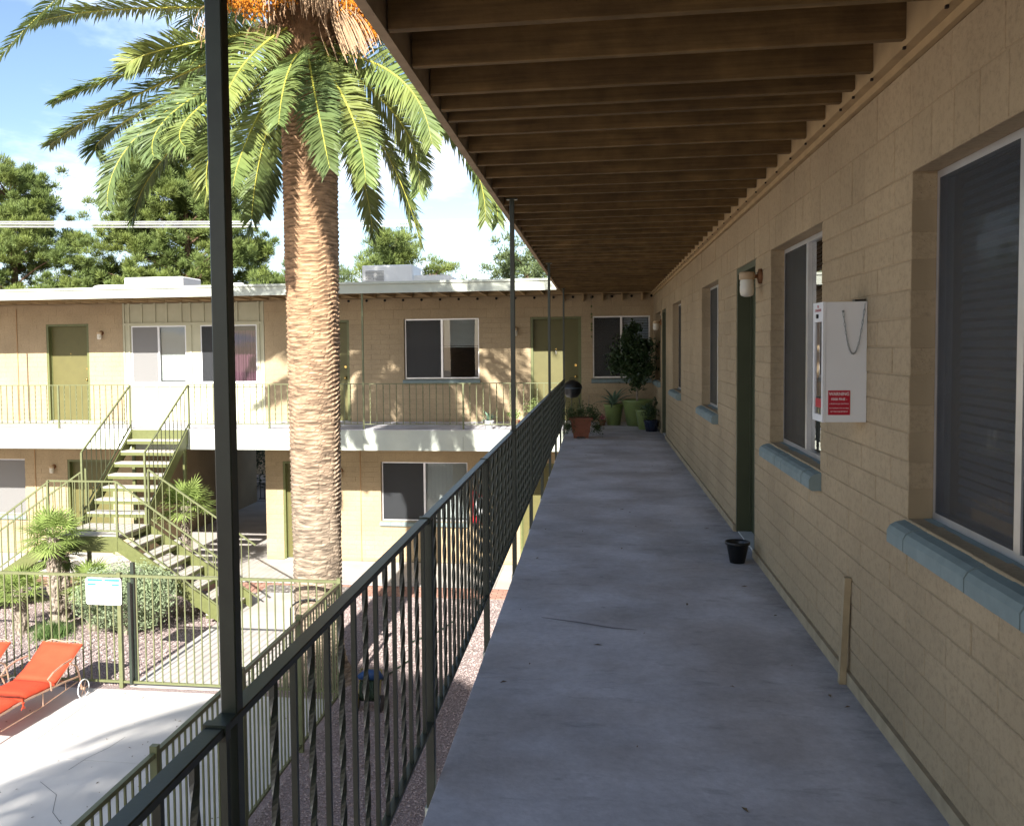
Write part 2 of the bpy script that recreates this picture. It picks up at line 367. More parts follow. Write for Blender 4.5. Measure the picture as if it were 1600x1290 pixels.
def mp_(axis, plane):
    def B(mb, u0, u1, d0, d1, z0, z1):
        if axis == 'x': mb.box(plane+d0, plane+d1, u0, u1, z0, z1)
        else: mb.box(u0, u1, plane+d0, plane+d1, z0, z1)
        return mb
    def P(u, d, z): return (plane+d, u, z) if axis == 'x' else (u, plane+d, z)
    return B, P
def add_window(wing, axis, plane, u0, u1, z0, z1, rec=0.09, screen='lo', left='blind', right='blind', lh=1.0, rh=1.0, sillb=True, fmat=ALU, label=None, scr=SCREEN, curtain=None):
    """slider window; 'lo' half = lower u. left/right = lo/hi half backing"""
    B, P = mp_(axis, plane); f = 0.028; um = (u0+u1)/2
    fr = MB()
    B(fr, u0, u0+f, rec, rec+.05, z0, z1); B(fr, u1-f, u1, rec, rec+.05, z0, z1); B(fr, u0+f, u1-f, rec, rec+.05, z1-f, z1); B(fr, u0+f, u1-f, rec, rec+.05, z0, z0+f)
    w = obj('window', fr, fmat, wing, label=label)
    mu = MB(); B(mu, um-.022, um+.022, rec-.008, rec+.042, z0+f, z1-f); obj('mullion', mu, fmat, w)
    for a, b, tag_, dd, hgt in ((u0+f, um-.022, 'lo', .016, lh), (um+.022, u1-f, 'hi', .026, rh)):
        g = MB(); B(g, a, b, rec+dd, rec+dd+.004, z0+f, z1-f); obj('pane', g, GLASS, w)
        if screen in (tag_, 'both'):
            g = MB(); B(g, a, b, rec-.001, rec+.002, z0+f, z1-f); obj('screen', g, scr, w)
        kind = left if tag_ == 'lo' else right
        if kind in ('blind', 'dblind'):
            g = MB(); zt = z1-f; zb_ = z1-f-(z1-z0-2*f)*hgt; pt_ = .034 if kind == 'dblind' else .025; n = int((zt-zb_)/pt_)
            for i in range(n):
                z = zt-i*pt_
                if axis == 'x': g.quad((plane+rec+.075, a, z-.012), (plane+rec+.075, b, z-.012), (plane+rec+.085, b, z+.010), (plane+rec+.085, a, z+.010))
                else: g.quad((a, plane+rec+.075, z-.012), (b, plane+rec+.075, z-.012), (b, plane+rec+.085, z+.010), (a, plane+rec+.085, z+.010))
            B(g, a, b, rec+.07, rec+.09, zb_-.01, zb_+.006)
            obj('blind', g, BLIND if kind == 'blind' else BLINDD, w)
        if kind == 'vblind':
            g = MB(); n = int((b-a)/.075)
            for i in range(n):
                uu = a+(i+.1)*.075; q = [P(uu, rec+.075, z0+f), P(uu+.07, rec+.10, z0+f), P(uu+.07, rec+.10, z1-f), P(uu, rec+.075, z1-f)]; g.quad(*q)
            obj('blind', g, BLIND, w)
        if kind == 'curtain':
            g = MB(); n = 60
            for i in range(n):
                pts = []
                for q in (i, i+1):
                    uu = a+(b-a)*q/n; d = .09+.018*math.sin(q*.75)+.008*math.sin(q*1.9); pts.append((uu, d))
                g.quad(P(pts[0][0], pts[0][1]+rec, z0+f), P(pts[1][0], pts[1][1]+rec, z0+f), P(pts[1][0], pts[1][1]+rec, z1-f-.10), P(pts[0][0], pts[0][1]+rec, z1-f-.10))
            obj('curtain', g, PURPLE, w)
    if sillb:
        # rowlock sill of painted bricks with rounded noses, sloping outward
        base = MB(); B(base, u0+.002, u1-.002, .02, .19, z0-.06, z0-.012); s_ = obj('window_sill', base, SILL, wing)
        n = 8; bl = (u1-u0+.06)/n
        for i in range(n):
            a = u0-.03+i*bl+.0015; b = a+bl-.003; k = []
            jt = rnd.uniform(-.002, .002)
            prof = [(rec-.002, z0+.002), (.0, z0-.010), (-.035, z0-.018), (-.055, z0-.03), (-.066, z0-.05), (-.066, z0-.095), (-.05, z0-.106), (-.001, z0-.106), (-.001, z0-.04), (rec-.002, z0-.04)]
            mb = MB(); nn = len(prof)
            for u in (a, b):
                for d, z in prof: mb.v.append(P(min(max(u, (u0+.002) if d > 0 else -99), (u1-.002) if d > 0 else 99), d-jt*(d < 0), z+jt))
            for j in range(nn): mb.f.append((j, (j+1) % nn, nn+(j+1) % nn, nn+j) if axis == 'y' else (nn+j, nn+(j+1) % nn, (j+1) % nn, j))
            mb.f.append(tuple(range(nn))[::-1] if axis == 'y' else tuple(range(nn))); mb.f.append(tuple(range(nn, 2*nn)) if axis == 'y' else tuple(range(nn, 2*nn))[::-1])
            obj('brick', mb, SILL, s_)
    return w
def add_door(wing, axis, plane, u0, u1, z0, z1, knob='hi', rec=0.12, fd=.004, dm=DOORM, fm=OLIVE, plate=False, label=None):
    B, P = mp_(axis, plane); f = .05
    fr = MB(); B(fr, u0+.001, u0+f, fd, rec+.06, z0+.012, z1-.001); B(fr, u1-f, u1-.001, fd, rec+.06, z0+.012, z1-.001); B(fr, u0+f, u1-f, fd, rec+.06, z1-f, z1-.001)
    B(fr, u0+f, u0+f+.014, rec-.012, rec+.0, z0+.03, z1-f); B(fr, u1-f-.014, u1-f, rec-.012, rec, z0+.03, z1-f)
    obj('door_frame', fr, fm, wing)
    th = MB(); B(th, u0+.002, u1-.002, .02, rec+.05, z0-.01, z0+.012); obj('threshold', th, mat('threshold_grey', (.5, .5, .48)), wing)
    d = MB(); B(d, u0+f+.003, u1-f-.003, rec+.002, rec+.045, z0+.018, z1-f-.003); dr = obj('door', d, dm, wing, label=label)
    s_ = 1 if knob == 'hi' else -1; uk = (u1-f-.07) if s_ > 0 else (u0+f+.07)
    k = MB()
    for zz, r0 in ((z0+.96, .028),):
        k.tube([P(uk, rec+.002, zz), P(uk, rec-.03, zz)], .011, 8); k.tube([P(uk, rec-.028, zz), P(uk, rec-.04, zz), P(uk, rec-.058, zz), P(uk, rec-.068, zz)], [.014, .028, .028, .014], 10)
        k.tube([P(uk, rec+.002, zz), P(uk, rec-.006, zz)], .032, 12)
    obj('knob', k, BRASS, dr, smooth=True)
    k = MB().tube([P(uk, rec+.002, z0+1.2), P(uk, rec-.012, z0+1.2)], .026, 12); obj('deadbolt', k, BRASS, dr)
    k = MB().tube([P((u0+u1)/2, rec+.002, z0+1.55), P((u0+u1)/2, rec-.005, z0+1.55)], .012, 8); obj('peephole', k, BRASS, dr)
    if plate:
        k = MB(); B(k, (u0+u1)/2-.004, (u0+u1)/2+.004, rec-.004, rec+.002, z0+1.44, z0+1.52); B(k, (u0+u1)/2-.014, (u0+u1)/2-.004, rec-.004, rec+.002, z0+1.50, z0+1.51); obj('door_number', k, ALU, dr)
    return dr
def courses(z_open, z_head, zfloor, big=True, phase=0.0):
    c = []; n = int(round((z_head-z_open)/CH)); k = -8
    for k in range(-8, n): c.append((z_open+k*CH, CH, .4064, (k % 2)*.2032+phase))
    c[0] = (zfloor+.062, c[1][0]-zfloor-.062, .4064, phase)
    return c

# ---------------------------------------------------------------- near wing (right)
near = thing('apartment_building', 'shaded tan block apartment wing along the right side of the upper walkway', 'building', (4, 8, 0))
Z0W = HEAD-12*CH
wins = [(2.22, 3.655), (5.03, 6.465), (9.17, 10.56), (13.15, 14.58), (17.3, 18.82)]
doors = [(7.05, 8.01), (15.98, 16.94)]
ops = [(a, b, Z0W, HEAD) for a, b in wins+[(-3.0, -1.6), (-7, -5.6)]]+[(a, b, FZ-.01, HEAD) for a, b in doors+[(-.6, .36)]]
cs = courses(Z0W, HEAD, FZ)
cs += [(HEAD, .2032, .2032, 0.0), (HEAD+.2032, .2, .4064, .03)]
nw = block_wall(near, 'x', XW, .19, -9.8, YW-.003, FZ, 5.74, cs, ops, 300, lambda u, z: abs(u-1.6) if u > 1.5 else 50-u)
# smooth base curb
cb_ = MB()
prev = -9.8
for a, b in sorted(doors+[(-.6, .36)])+[(YW-.003, 99)]:
    cb_.box(XW-.016, XW+.10, prev, min(a-.004, YW-.004), FZ, FZ+.060); prev = b+.004
obj('base_curb', cb_, mat('curb_paint', (0.36, 0.29, 0.19), var=.15, vs=12, bump=.5, bs=40), near)
for i, (a, b) in enumerate(wins):
    add_window(near, 'x', XW, a, b, Z0W, HEAD, screen='both' if i == 0 else 'hi', scr=SCREENB if i == 0 else SCREEN, left='blind', right='dblind' if i == 0 else 'blind')
for a, b in ((-3.0, -1.6), (-7, -5.6)): add_window(near, 'x', XW, a, b, Z0W, HEAD, screen='hi')
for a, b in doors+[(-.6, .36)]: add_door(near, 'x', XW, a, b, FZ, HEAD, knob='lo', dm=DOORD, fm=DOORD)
# body, interior and roof
bd = MB(); bd.box(2.9, 3.0, -9.8, 19.3, FZ, 5.93); bd.box(8.9, 9, -9.8, 27, 0, 5.93); bd.box(XW+.2, 9, -9.9, -9.8, 0, 5.93); bd.box(XW+.2, 2.9, 4.2, 4.3, FZ, 5.93); bd.box(XW+.2, 2.9, 8.6, 8.7, FZ, 5.93); bd.box(XW+.2, 2.9, 11.8, 11.9, FZ, 5.93); bd.box(XW+.2, 2.9, 15.5, 15.6, FZ, 5.93)
obj('interior_wall', bd, INTER, near)
obj('interior_floor', MB().box(XW+.2, 8.9, -9.8, 19.3, 2.72, FZ-.01), INTER, near)
obj('lower_wall', MB().box(XW, XW+.19, -9.8, 19.3, 0, 2.69), WALL, near)
obj('ledger', MB().box(1.108, XW+.19, -9.8, YW-.004, 5.775, 5.938), LEDG, near)
obj('trim_strip', MB().box(1.146, XW+.004, -9.8, YW-.004, 5.742, 5.774), LEDG, near)
jy = [3.16, 3.568, 3.965, 4.235, 4.445, 4.755, 5.155, 5.545, 5.955, 6.33, 6.70, 7.12, 7.53]
y = 2.754
while y > -9.5: jy.insert(0, y); y -= .4064
y = 7.53+.4064
while y < 19.3: jy.append(y); y += .4064
joist = mesh_of('joist', MB().cbox(-.909, .909, -.0195, .0195, -.07, .07, .002), WOOD)
for y in jy:
    o = inst('joist', joist, near, (.199, y+rnd.uniform(-.004, .004), 5.868+rnd.uniform(-.002, .002))); o.rotation_euler = (rnd.gauss(0, .01), 0, rnd.gauss(0, .0015))
obj('roof_deck', MB().box(-.72, 9.2, -10, 19.7, 5.940, 6.0), SOFFIT, near)
obj('fascia', MB().box(-.755, -.717, -10, 17.56, 5.795, 6.005), mat('fascia_brown', (0.40, 0.30, 0.19), var=.15, vs=9), near)
obj('drip_edge', MB().box(-.775, -.70, -10, 17.50, 6.006, 6.02), PALE, near)
tw_ = WOOD.node_tree; n = tw_.nodes; l = tw_.links; g_ = n.new('ShaderNodeNewGeometry'); mw = n.new('ShaderNodeMapping'); mw.inputs['Scale'].default_value = (1.2, 14, 30); l.new(g_.outputs['Position'], mw.inputs[0])
wn = n.new('ShaderNodeTexNoise'); wn.inputs['Scale'].default_value = 1.6; wn.inputs['Detail'].default_value = 8; wn.inputs['Roughness'].default_value = .65; l.new(mw.outputs[0], wn.inputs[0])
wr = n.new('ShaderNodeMapRange'); wr.inputs[1].default_value = .35; wr.inputs[2].default_value = .65; wr.inputs[3].default_value = .72; wr.inputs[4].default_value = 1.2; l.new(wn.outputs[0], wr.inputs[0])
bs_ = n['Principled BSDF']; ow = bs_.inputs['Base Color'].links[0].from_socket; sw = n.new('ShaderNodeVectorMath'); sw.operation = 'SCALE'; l.new(ow, sw.inputs[0]); l.new(wr.outputs[0], sw.inputs[3]); l.new(sw.outputs[0], bs_.inputs['Base Color'])
# nail heads under the ledger
nh = MB()
for y in jy:
    nh.box(1.102, 1.112, y-.006, y+.006, 5.764, 5.774)
obj('joist_hanger', nh, mat('dark_rust', (.03, .02, .015)), near, kind='stuff')

# upper walkway
wk = struct('walkway', MB().box(-.583, XW+.15, -10, YW-.002, 2.70, FZ-.031), PALE)
obj('joint_filler', MB().box(-.578, XW+.01, -9.99, YW-.01, FZ-.0305, FZ-.010), MATS['joint_dark'], wk)
WKM = mat('walkway_concrete', (0.57, 0.56, 0.595), rough=0.8, var=0.14, vs=2.0, bump=0.28, bs=45, bd=0.004, spec=0.35, col2=(0.455, 0.43, 0.435), s2=1.7)
tn = WKM.node_tree; n = tn.nodes; l = tn.links   # dark spots and scuffs
g_ = n.new('ShaderNodeNewGeometry'); mpn = n.new('ShaderNodeMapping'); mpn.inputs['Scale'].default_value = (1.6, 4.5, 1); l.new(g_.outputs['Position'], mpn.inputs[0])
a_ = n.new('ShaderNodeTexNoise'); a_.inputs['Scale'].default_value = 1.9; a_.inputs['Detail'].default_value = 8; a_.inputs['Roughness'].default_value = .7; l.new(mpn.outputs[0], a_.inputs[0])
r_ = n.new('ShaderNodeMapRange'); r_.inputs[1].default_value = .56; r_.inputs[2].default_value = .70; r_.inputs[3].default_value = 1; r_.inputs[4].default_value = .70; l.new(a_.outputs[0], r_.inputs[0])
v_ = n.new('ShaderNodeTexVoronoi'); v_.inputs['Scale'].default_value = 3.1; l.new(g_.outputs['Position'], v_.inputs['Vector'])
r2_ = n.new('ShaderNodeMapRange'); r2_.inputs[1].default_value = .02; r2_.inputs[2].default_value = .06; r2_.inputs[3].default_value = .7; r2_.inputs[4].default_value = 1; l.new(v_.outputs['Distance'], r2_.inputs[0])
m0 = n.new('ShaderNodeMath'); m0.operation = 'MULTIPLY'; l.new(r_.outputs[0], m0.inputs[0]); l.new(r2_.outputs[0], m0.inputs[1])
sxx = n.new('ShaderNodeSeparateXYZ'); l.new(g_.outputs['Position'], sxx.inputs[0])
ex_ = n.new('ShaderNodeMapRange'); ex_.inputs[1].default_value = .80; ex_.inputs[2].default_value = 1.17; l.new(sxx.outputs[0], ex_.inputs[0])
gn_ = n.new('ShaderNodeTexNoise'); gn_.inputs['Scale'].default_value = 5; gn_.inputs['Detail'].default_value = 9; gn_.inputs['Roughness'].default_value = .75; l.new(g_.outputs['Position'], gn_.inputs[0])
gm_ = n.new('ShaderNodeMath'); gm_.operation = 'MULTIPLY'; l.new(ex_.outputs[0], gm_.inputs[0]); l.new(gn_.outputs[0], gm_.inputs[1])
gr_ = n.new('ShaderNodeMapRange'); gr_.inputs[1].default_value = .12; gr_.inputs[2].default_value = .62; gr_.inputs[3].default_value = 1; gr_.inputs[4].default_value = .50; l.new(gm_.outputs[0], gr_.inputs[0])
fn_ = n.new('ShaderNodeTexNoise'); fn_.inputs['Scale'].default_value = 22; fn_.inputs['Detail'].default_value = 9; fn_.inputs['Roughness'].default_value = .8; l.new(g_.outputs['Position'], fn_.inputs[0])
fr2 = n.new('ShaderNodeMapRange'); fr2.inputs[1].default_value = .3; fr2.inputs[2].default_value = .7; fr2.inputs[3].default_value = .84; fr2.inputs[4].default_value = 1.14; l.new(fn_.outputs[0], fr2.inputs[0])
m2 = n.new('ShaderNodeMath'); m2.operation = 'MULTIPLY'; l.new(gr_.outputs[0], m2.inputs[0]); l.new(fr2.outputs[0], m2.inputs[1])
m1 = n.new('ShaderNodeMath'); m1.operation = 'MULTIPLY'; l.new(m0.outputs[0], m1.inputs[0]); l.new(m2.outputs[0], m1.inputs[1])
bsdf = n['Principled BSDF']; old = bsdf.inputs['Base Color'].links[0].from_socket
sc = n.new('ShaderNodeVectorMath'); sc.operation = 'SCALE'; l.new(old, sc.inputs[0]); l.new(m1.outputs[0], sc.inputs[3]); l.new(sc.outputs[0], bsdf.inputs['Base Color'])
js = [-10, -8.2, -6.4, -4.6, -2.8, -1.1, .65, 2.49, 4.325, 6.10, 7.44, 9.25, 11.05, 12.85, 14.65, 16.45, 18.2, YW-.003]
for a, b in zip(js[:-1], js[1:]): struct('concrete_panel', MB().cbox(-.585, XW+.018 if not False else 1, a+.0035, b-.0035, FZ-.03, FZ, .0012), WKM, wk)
# curved dark scuff mark
sm = MB(); P0 = [(-.33, 5.33), (-.1, 5.25), (.08, 5.17), (.22, 5.15)]
for i in range(3):
    a, b = P0[i], P0[i+1]; w0, w1 = (.004, .012, .012, .003)[i], (.004, .012, .012, .003)[i+1]
    sm.quad((a[0], a[1]-w0, FZ+.002), (b[0], b[1]-w1, FZ+.002), (b[0], b[1]+w1, FZ+.002), (a[0], a[1]+w0, FZ+.002))
obj('scuff_mark', sm, mat('scuff', (.27, .25, .26)), wk)

# ---------------------------------------------------------------- railings
HB = .785
def bar_mesh(name, w, h, twist, mt, n=26):
    mb = MB()
    if not twist: mb.box(-w/2, w/2, -w/2, w/2, 0, h)
    else:
        for i in range(n+1):
            t = i/n; tw = max(0, min(1, (t-.06)/.88)); a = tw*math.pi*2*twist+math.pi/4
            for j in range(4): mb.v.append((w*.707*math.cos(a+j*math.pi/2), w*.707*math.sin(a+j*math.pi/2), h*t))
        for i in range(n):
            for j in range(4): a, b = i*4+j, i*4+(j+1) % 4; mb.f.append((a, b, b+4, a+4))
    return mesh_of(name, mb, mt)
bal_s = bar_mesh('baluster', .0125, HB, 0, RAILG); bal_t = bar_mesh('baluster', .0120, HB, 2.2, RAILG, 64)
nr = thing('railing', 'dark green metal railing with twisted balusters along the shaded walkway edge', 'railing', (-.62, 8, FZ))
ps = [3.295+1.7526*k for k in range(-6, 9)]
obj('top_rail', MB().cbox(-.637, -.603, -7.2, 17.6, 4.070, 4.086, .002), RAILG, nr)
obj('bottom_rail', MB().cbox(-.634, -.606, -7.2, 17.6, 3.298, 3.312, .002), RAILG, nr)
jp = MB()
for k, y in enumerate(ps):
    tall = (k-6) % 3 == 2
    hw = .0165
    if k == 5: y, hw = 1.460, .0145
    mb = MB().cbox(-.62-hw, -.62+hw, y-hw, y+hw, 2.98, 5.80 if tall else 4.068, .002)
    if tall: mb.box(-.66, -.58, y-.03, y+.03, 5.788, 5.797)
    obj('post', mb, RAILG, nr)
    obj('post_foot', MB().box(-.642, -.586, y-.022, y+.022, 2.80, 2.985), PALE, nr)
    obj('splice_plate', MB().box(-.640, -.600, y-.075, y-.055, 4.062, 4.090), RAILG, nr)
for k in range(len(ps)-1):
    for i in range(1, 15):
        y = ps[k]+1.7526*i/15
        if y < .9: continue
        inst('baluster', bal_t if i % 2 else bal_s, nr, (-.62, y, 3.30), rz=rnd.uniform(-.05, .05))

far_s = bar_mesh('baluster', .013, .80, 0, FENCEM); far_t = bar_mesh('baluster', .015, .80, 2, FENCEM, 24)
fr_ = thing('railing', 'slim olive railing in front of the far upper doors', 'railing', (-9, 17.6, FZ))
YR = 17.62
def rail_seg(x0, x1):
    obj('top_rail', MB().box(x0, x1, YR-.016, YR+.016, 4.0, 4.016), FENCEM, fr_)
    obj('bottom_rail', MB().box(x0, x1, YR-.014, YR+.014, 3.20, 3.214), FENCEM, fr_)
rail_seg(-15.2, -9.56); rail_seg(-8.25, -.64)
for x, tall in ((-15.06, 0), (-13.1, 1), (-11.14, 0), (-9.545, 0), (-8.265, 0), (-6.55, 0), (-4.59, 1), (-2.59, 0)):
    obj('post', MB().box(x-.017, x+.017, YR-.017, YR+.017, 2.95, 5.79 if tall else 4.0), FENCEM, fr_)
for a, b in ((-15.06, -13.1), (-13.1, -11.14), (-11.14, -9.545), (-8.265, -6.55), (-6.55, -4.59), (-4.59, -2.59), (-2.59, -.62)):
    nb = int(round((b-a)/.131))
    for i in range(1, nb): inst('baluster', far_t if i % 2 else far_s, fr_, (a+(b-a)*i/nb, YR, 3.205))

# ---------------------------------------------------------------- far wing
far = thing('apartment_building', 'sunlit two-storey tan block apartment wing closing the far end of the courtyard', 'building', (-8, 23, 0))
LZ = FZ+0.012-3.106   # lower floor datum
LH = 2.215; LO = LH-12*CH
up_ops = [(-12.57, -11.52, FZ-.01, HEAD), (-10.68, -7.32, FZ-.01, 5.775), (-6.43, -5.38, FZ-.01, HEAD), (-4.15, -2.51, Z0W, HEAD), (-1.40, -.33, FZ-.01, HEAD), (-.09, 1.10, Z0W, HEAD), (-17.5, -15.9, Z0W, HEAD)]
lo_ops = [(-14.9, -13.22, LO, LH), (-12.145, -11.03, -.01, LH), (-10.45, -7.36, -.01, 2.67), (-6.95, -5.88, -.01, LH), (-4.71, -2.79, LO, LH), (-1.65, -.6, -.01, LH)]
cs_u = courses(Z0W, HEAD, FZ)+[(HEAD, .2032, .4064, .1), (HEAD+.2032, .22, .4064, .3)]
cs_l = courses(LO, LH, .012)+[(LH, .2032, .4064, .1), (LH+.2032, .27, .4064, .3)]
block_wall(far, 'y', YW, .19, -20, 1.9, FZ, 5.79, cs_u, up_ops, 300, lambda u, z: abs(u+2.2)+(0 if z > 3.2 else 2))
block_wall(far, 'y', YW, .19, -20, 1.0, .012, 2.69, cs_l, lo_ops, 150, lambda u, z: abs(u+6.0))
add_door(far, 'y', YW, -12.57, -11.52, FZ, HEAD); add_door(far, 'y', YW, -6.43, -5.38, FZ, HEAD, dm=DOORM); add_door(far, 'y', YW, -1.40, -.33, FZ, HEAD, plate=True)
add_door(far, 'y', YW, -12.145, -11.03, .012, LH); add_door(far, 'y', YW, -6.95, -5.88, .012, LH); add_door(far, 'y', YW, -1.65, -.6, .012, LH)
add_window(far, 'y', YW, -4.15, -2.51, Z0W, HEAD, screen='lo', left='blind', right='blind', lh=.47, rh=.47)
add_window(far, 'y', YW, -.09, 1.10, Z0W, HEAD, screen='lo', left='dblind', right='dblind', rh=.5)
add_window(far, 'y', YW, -17.5, -15.9, Z0W, HEAD)
add_window(far, 'y', YW, -14.9, -13.22, LO, LH, screen='both', scr=SCREENL)
add_window(far, 'y', YW, -4.71, -2.79, LO, LH, screen='lo', left='vblind', right='blind')
# board and batten infill panel with two windows
BB = mat('batten_panel_paint', (0.47, 0.455, 0.33), var=.05, vs=5, bump=.1)
pn = MB(); pwin = [(-10.49, -9.17, 3.975, 5.27), (-8.83, -7.50, 3.975, 5.27)]
for c in cells(-10.675, -7.325, FZ+.004, 5.768, pwin): pn.box(c[0], c[1], YW+.02, YW+.10, c[2], c[3])
bp_ = obj('infill_panel', pn, BB, far)
bt = []
for x in (-10.655, -10.53, -7.45, -7.345): bt.append((x, FZ+.01, 5.785))
for x in (-10.22, -9.90, -9.62, -9.27, -9.06, -8.74, -8.46, -8.20, -7.95): bt.append((x, 5.345, 5.785))
for x in (-10.2, -9.88, -9.57, -9.22, -8.8, -8.46, -8.2, -7.85): bt.append((x, FZ+.01, 3.88))
bt += [(-9.05, 3.98, 5.27)]
for x, a, b in bt: obj('batten', MB().box(x-.02, x+.02, YW-.004, YW+.019, a, b), BB, bp_)
obj('batten', MB().box(-10.65, -7.34, YW-.012, YW+.018, 5.285, 5.335), BB, bp_)
obj('batten', MB().box(-10.65, -7.34, YW-.012, YW+.018, 3.89, 3.955), BB, bp_)
add_window(far, 'y', YW, *pwin[0], rec=.03, screen='lo', left='blind', right='blind', sillb=False, fmat=WHITE, scr=SCREENL)
add_window(far, 'y', YW, *pwin[1], rec=.03, screen='lo', left='none', right='curtain', sillb=False, fmat=WHITE, label='window with purple curtain')
# floors, breezeway, body
obj('floor_slab', MB().box(-20, -.585, 17.55, YW-.004, 2.69, FZ-.014), PALE, far)
x = -20
while x < -.6:
    obj('floor_panel', MB().box(x+.002, min(x+1.95, -.587), 17.548, YW-.003, FZ-.013, FZ), WKM, far); x += 1.95
obj('interior_floor', MB().box(-20, 9, YW+.2, 26.9, 2.72, FZ-.02), INTER, far)
for a_ in (-10.64, -7.36): obj('breezeway_wall', MB().box(a_, a_+.19, YW+.192, 26.9, 0, 2.70), WALL, far)
bw = MB()
for a in (-20, 2.5):
    bw.box(a, a+.1, YW+.2, 26.9, 0, 5.93)
bw.box(-20, -10.64, 26.8, 26.9, 0, 2.7); bw.box(-7.17, 9, 26.8, 26.9, 0, 2.7); bw.box(-20, 9, 26.8, 26.9, 2.7, 5.93)
for a in (-15.3, -11.2, -7.1, -5.0, -2.0, -.2): bw.box(a-.05, a+.05, YW+.25, 22, FZ, 5.93)
bw.box(-20, 2.5, 22, 22.1, FZ, 5.93); bw.box(-7.17, 2.5, 22, 22.1, 0, 2.7); bw.box(-20, -10.64, 22, 22.1, 0, 2.7)
obj('interior_wall', bw, INTER, far)
obj('roof_deck', MB().box(-20, -.7205, 17.60, 27.2, 5.942, 6.0), SOFFIT, far)
obj('roof_deck', MB().box(-.72, 9.2, 19.71, 27.2, 5.942, 6.0), SOFFIT, far)
obj('fascia', MB().box(-20, -.757, 17.55, 17.59, 5.79, 5.965), PALE, far)
obj('drip_edge', MB().box(-20, -.78, 17.52, 17.60, 5.967, 6.012), PALE, far)
jf = mesh_of('joist', MB().box(-.0195, .0195, -.925, .925, -.07, .07), LEDG)
x = -19.8
k = 0
vent = MB()
while x < 1.0:
    if x < -.8: inst('joist', jf, far, (x, 18.52, 5.871))
    else: inst('joist', mesh_of('joist', MB().box(-.0195, .0195, -.1, .1, -.07, .07), LEDG), far, (x, YW-.106, 5.72))
    if x > -7: vent.tube([(x+.2, YW-.004, 5.745), (x+.2, YW-.02, 5.745)], .028, 10)
    x += .4064; k += 1
obj('vent_hole', vent, mat('dark_void', (.01, .01, .01)), far, kind='stuff')
obj('ledger', MB().box(-20, XW-.06, YW-.03, YW+.0, 5.80, 5.938), LEDG, far)
# control joint conduits
for a_, b_, c_ in ((-5.17, .02, 2.68), (-13.3, FZ, 5.7), (-12.95, .02, 2.68)): obj('conduit', MB().tube([(a_, YW-.012, b_), (a_, YW-.012, c_)], .011, 6), mat('tan_conduit', (.40, .25, .13)), far)
cj = MB()
for x in (-11.14, -6.55, -4.59, -2.59): cj.box(x-.006, x+.006, 17.543, 17.552, 2.70, 2.96)
obj('fascia_strap', cj, mat('strap_grey', (.40, .42, .36)), far)

# ---------------------------------------------------------------- wall lamps
JAR = glass_mat('jar_glass', (.9, .88, .8), .9)
FROST = mat('frosted_glass', (.62, .58, .48), rough=.3, bump=.3, bs=25, spec=.6)
def wall_lamp(loc, nrm, label, base=RUST):
    t = thing('wall_lamp', label, 'wall lamp', loc, 0, 'jelly jar wall lamps beside the doors')
    n_ = Vector(nrm); z = Vector((0, 0, 1)); p = Vector(loc)
    obj('base_plate', MB().tube([p+n_*.0, p+n_*.02, p+n_*.028], [.055, .052, .03], 14), base, t, smooth=True)
    obj('arm', MB().tube([p+n_*.02, p+n_*.07, p+n_*.10], .014, 8), base, t, smooth=True)
    c = p+n_*.10
    obj('cap', MB().lathe([(0, .03), (.052, .03), (.056, .02), (.056, -.02), (.048, -.024), (0, -.024)], c, 18), mat('tan_lamp_metal', (.45, .33, .20), rough=.5), t, smooth=True)
    obj('glass_jar', MB().lathe([(.046, -.024), (.050, -.045), (.048, -.06), (.051, -.075), (.05, -.11), (.043, -.135), (.02, -.145), (0, -.145)], c, 18), FROST, t, smooth=True)
    return t
wall_lamp((XW, 6.81, 5.19), (-1, 0, 0), 'jelly jar lamp on the shaded right wall between the open-looking dark door and cabinet window')
wall_lamp((XW, 17.12, 5.13), (-1, 0, 0), 'small jar lamp on the right wall above the potted tree in the far corner')
wall_lamp((-11.2, YW, 5.12), (0, -1, 0), 'jar lamp right of the half-sunlit olive door on the far upper floor')
wall_lamp((-12.48, YW, 2.05), (0, -1, 0), 'jar lamp on the far ground floor at the left beside the stair')
wall_lamp((-5.62, YW, 2.02), (0, -1, 0), 'jar lamp on the far ground floor just right of the big palm trunk')
wall_lamp((-1.72, YW, 5.08), (0, -1, 0), 'jar lamp hidden behind the slim tall post left of the far corner door')

# ---------------------------------------------------------------- staircase
st = thing('staircase', 'olive steel staircase with concrete treads rising to the far upper walkway', 'staircase', (-8.8, 15.2, 0))
TREAD = mat('tread_concrete', (.46, .42, .36), rough=.9, var=.1, vs=9)
x0, x1 = -9.45, -8.30
for k in range(1, 8):
    z = FZ-.2*k; yf = 17.55-.257*k-.01
    tr = obj('tread', MB().cbox(x0, x1, yf, yf+.285, z-.028, z, .004), TREAD, st)
    obj('tread_frame', MB().box(x0, x1, yf-.008, yf+.29, z-.085, z-.029), OLIVE, tr)
obj('riser_plate', MB().box(x0, x1, 17.50, 17.545, 2.82, 3.09), OLIVE, st)
for x in (x0-.022, x1+.022): obj('stringer', MB().slab((x, 17.54, 3.10), (x, 15.70, 1.52+.14), .035, .27, (1, 0, 0)), OLIVE, st)
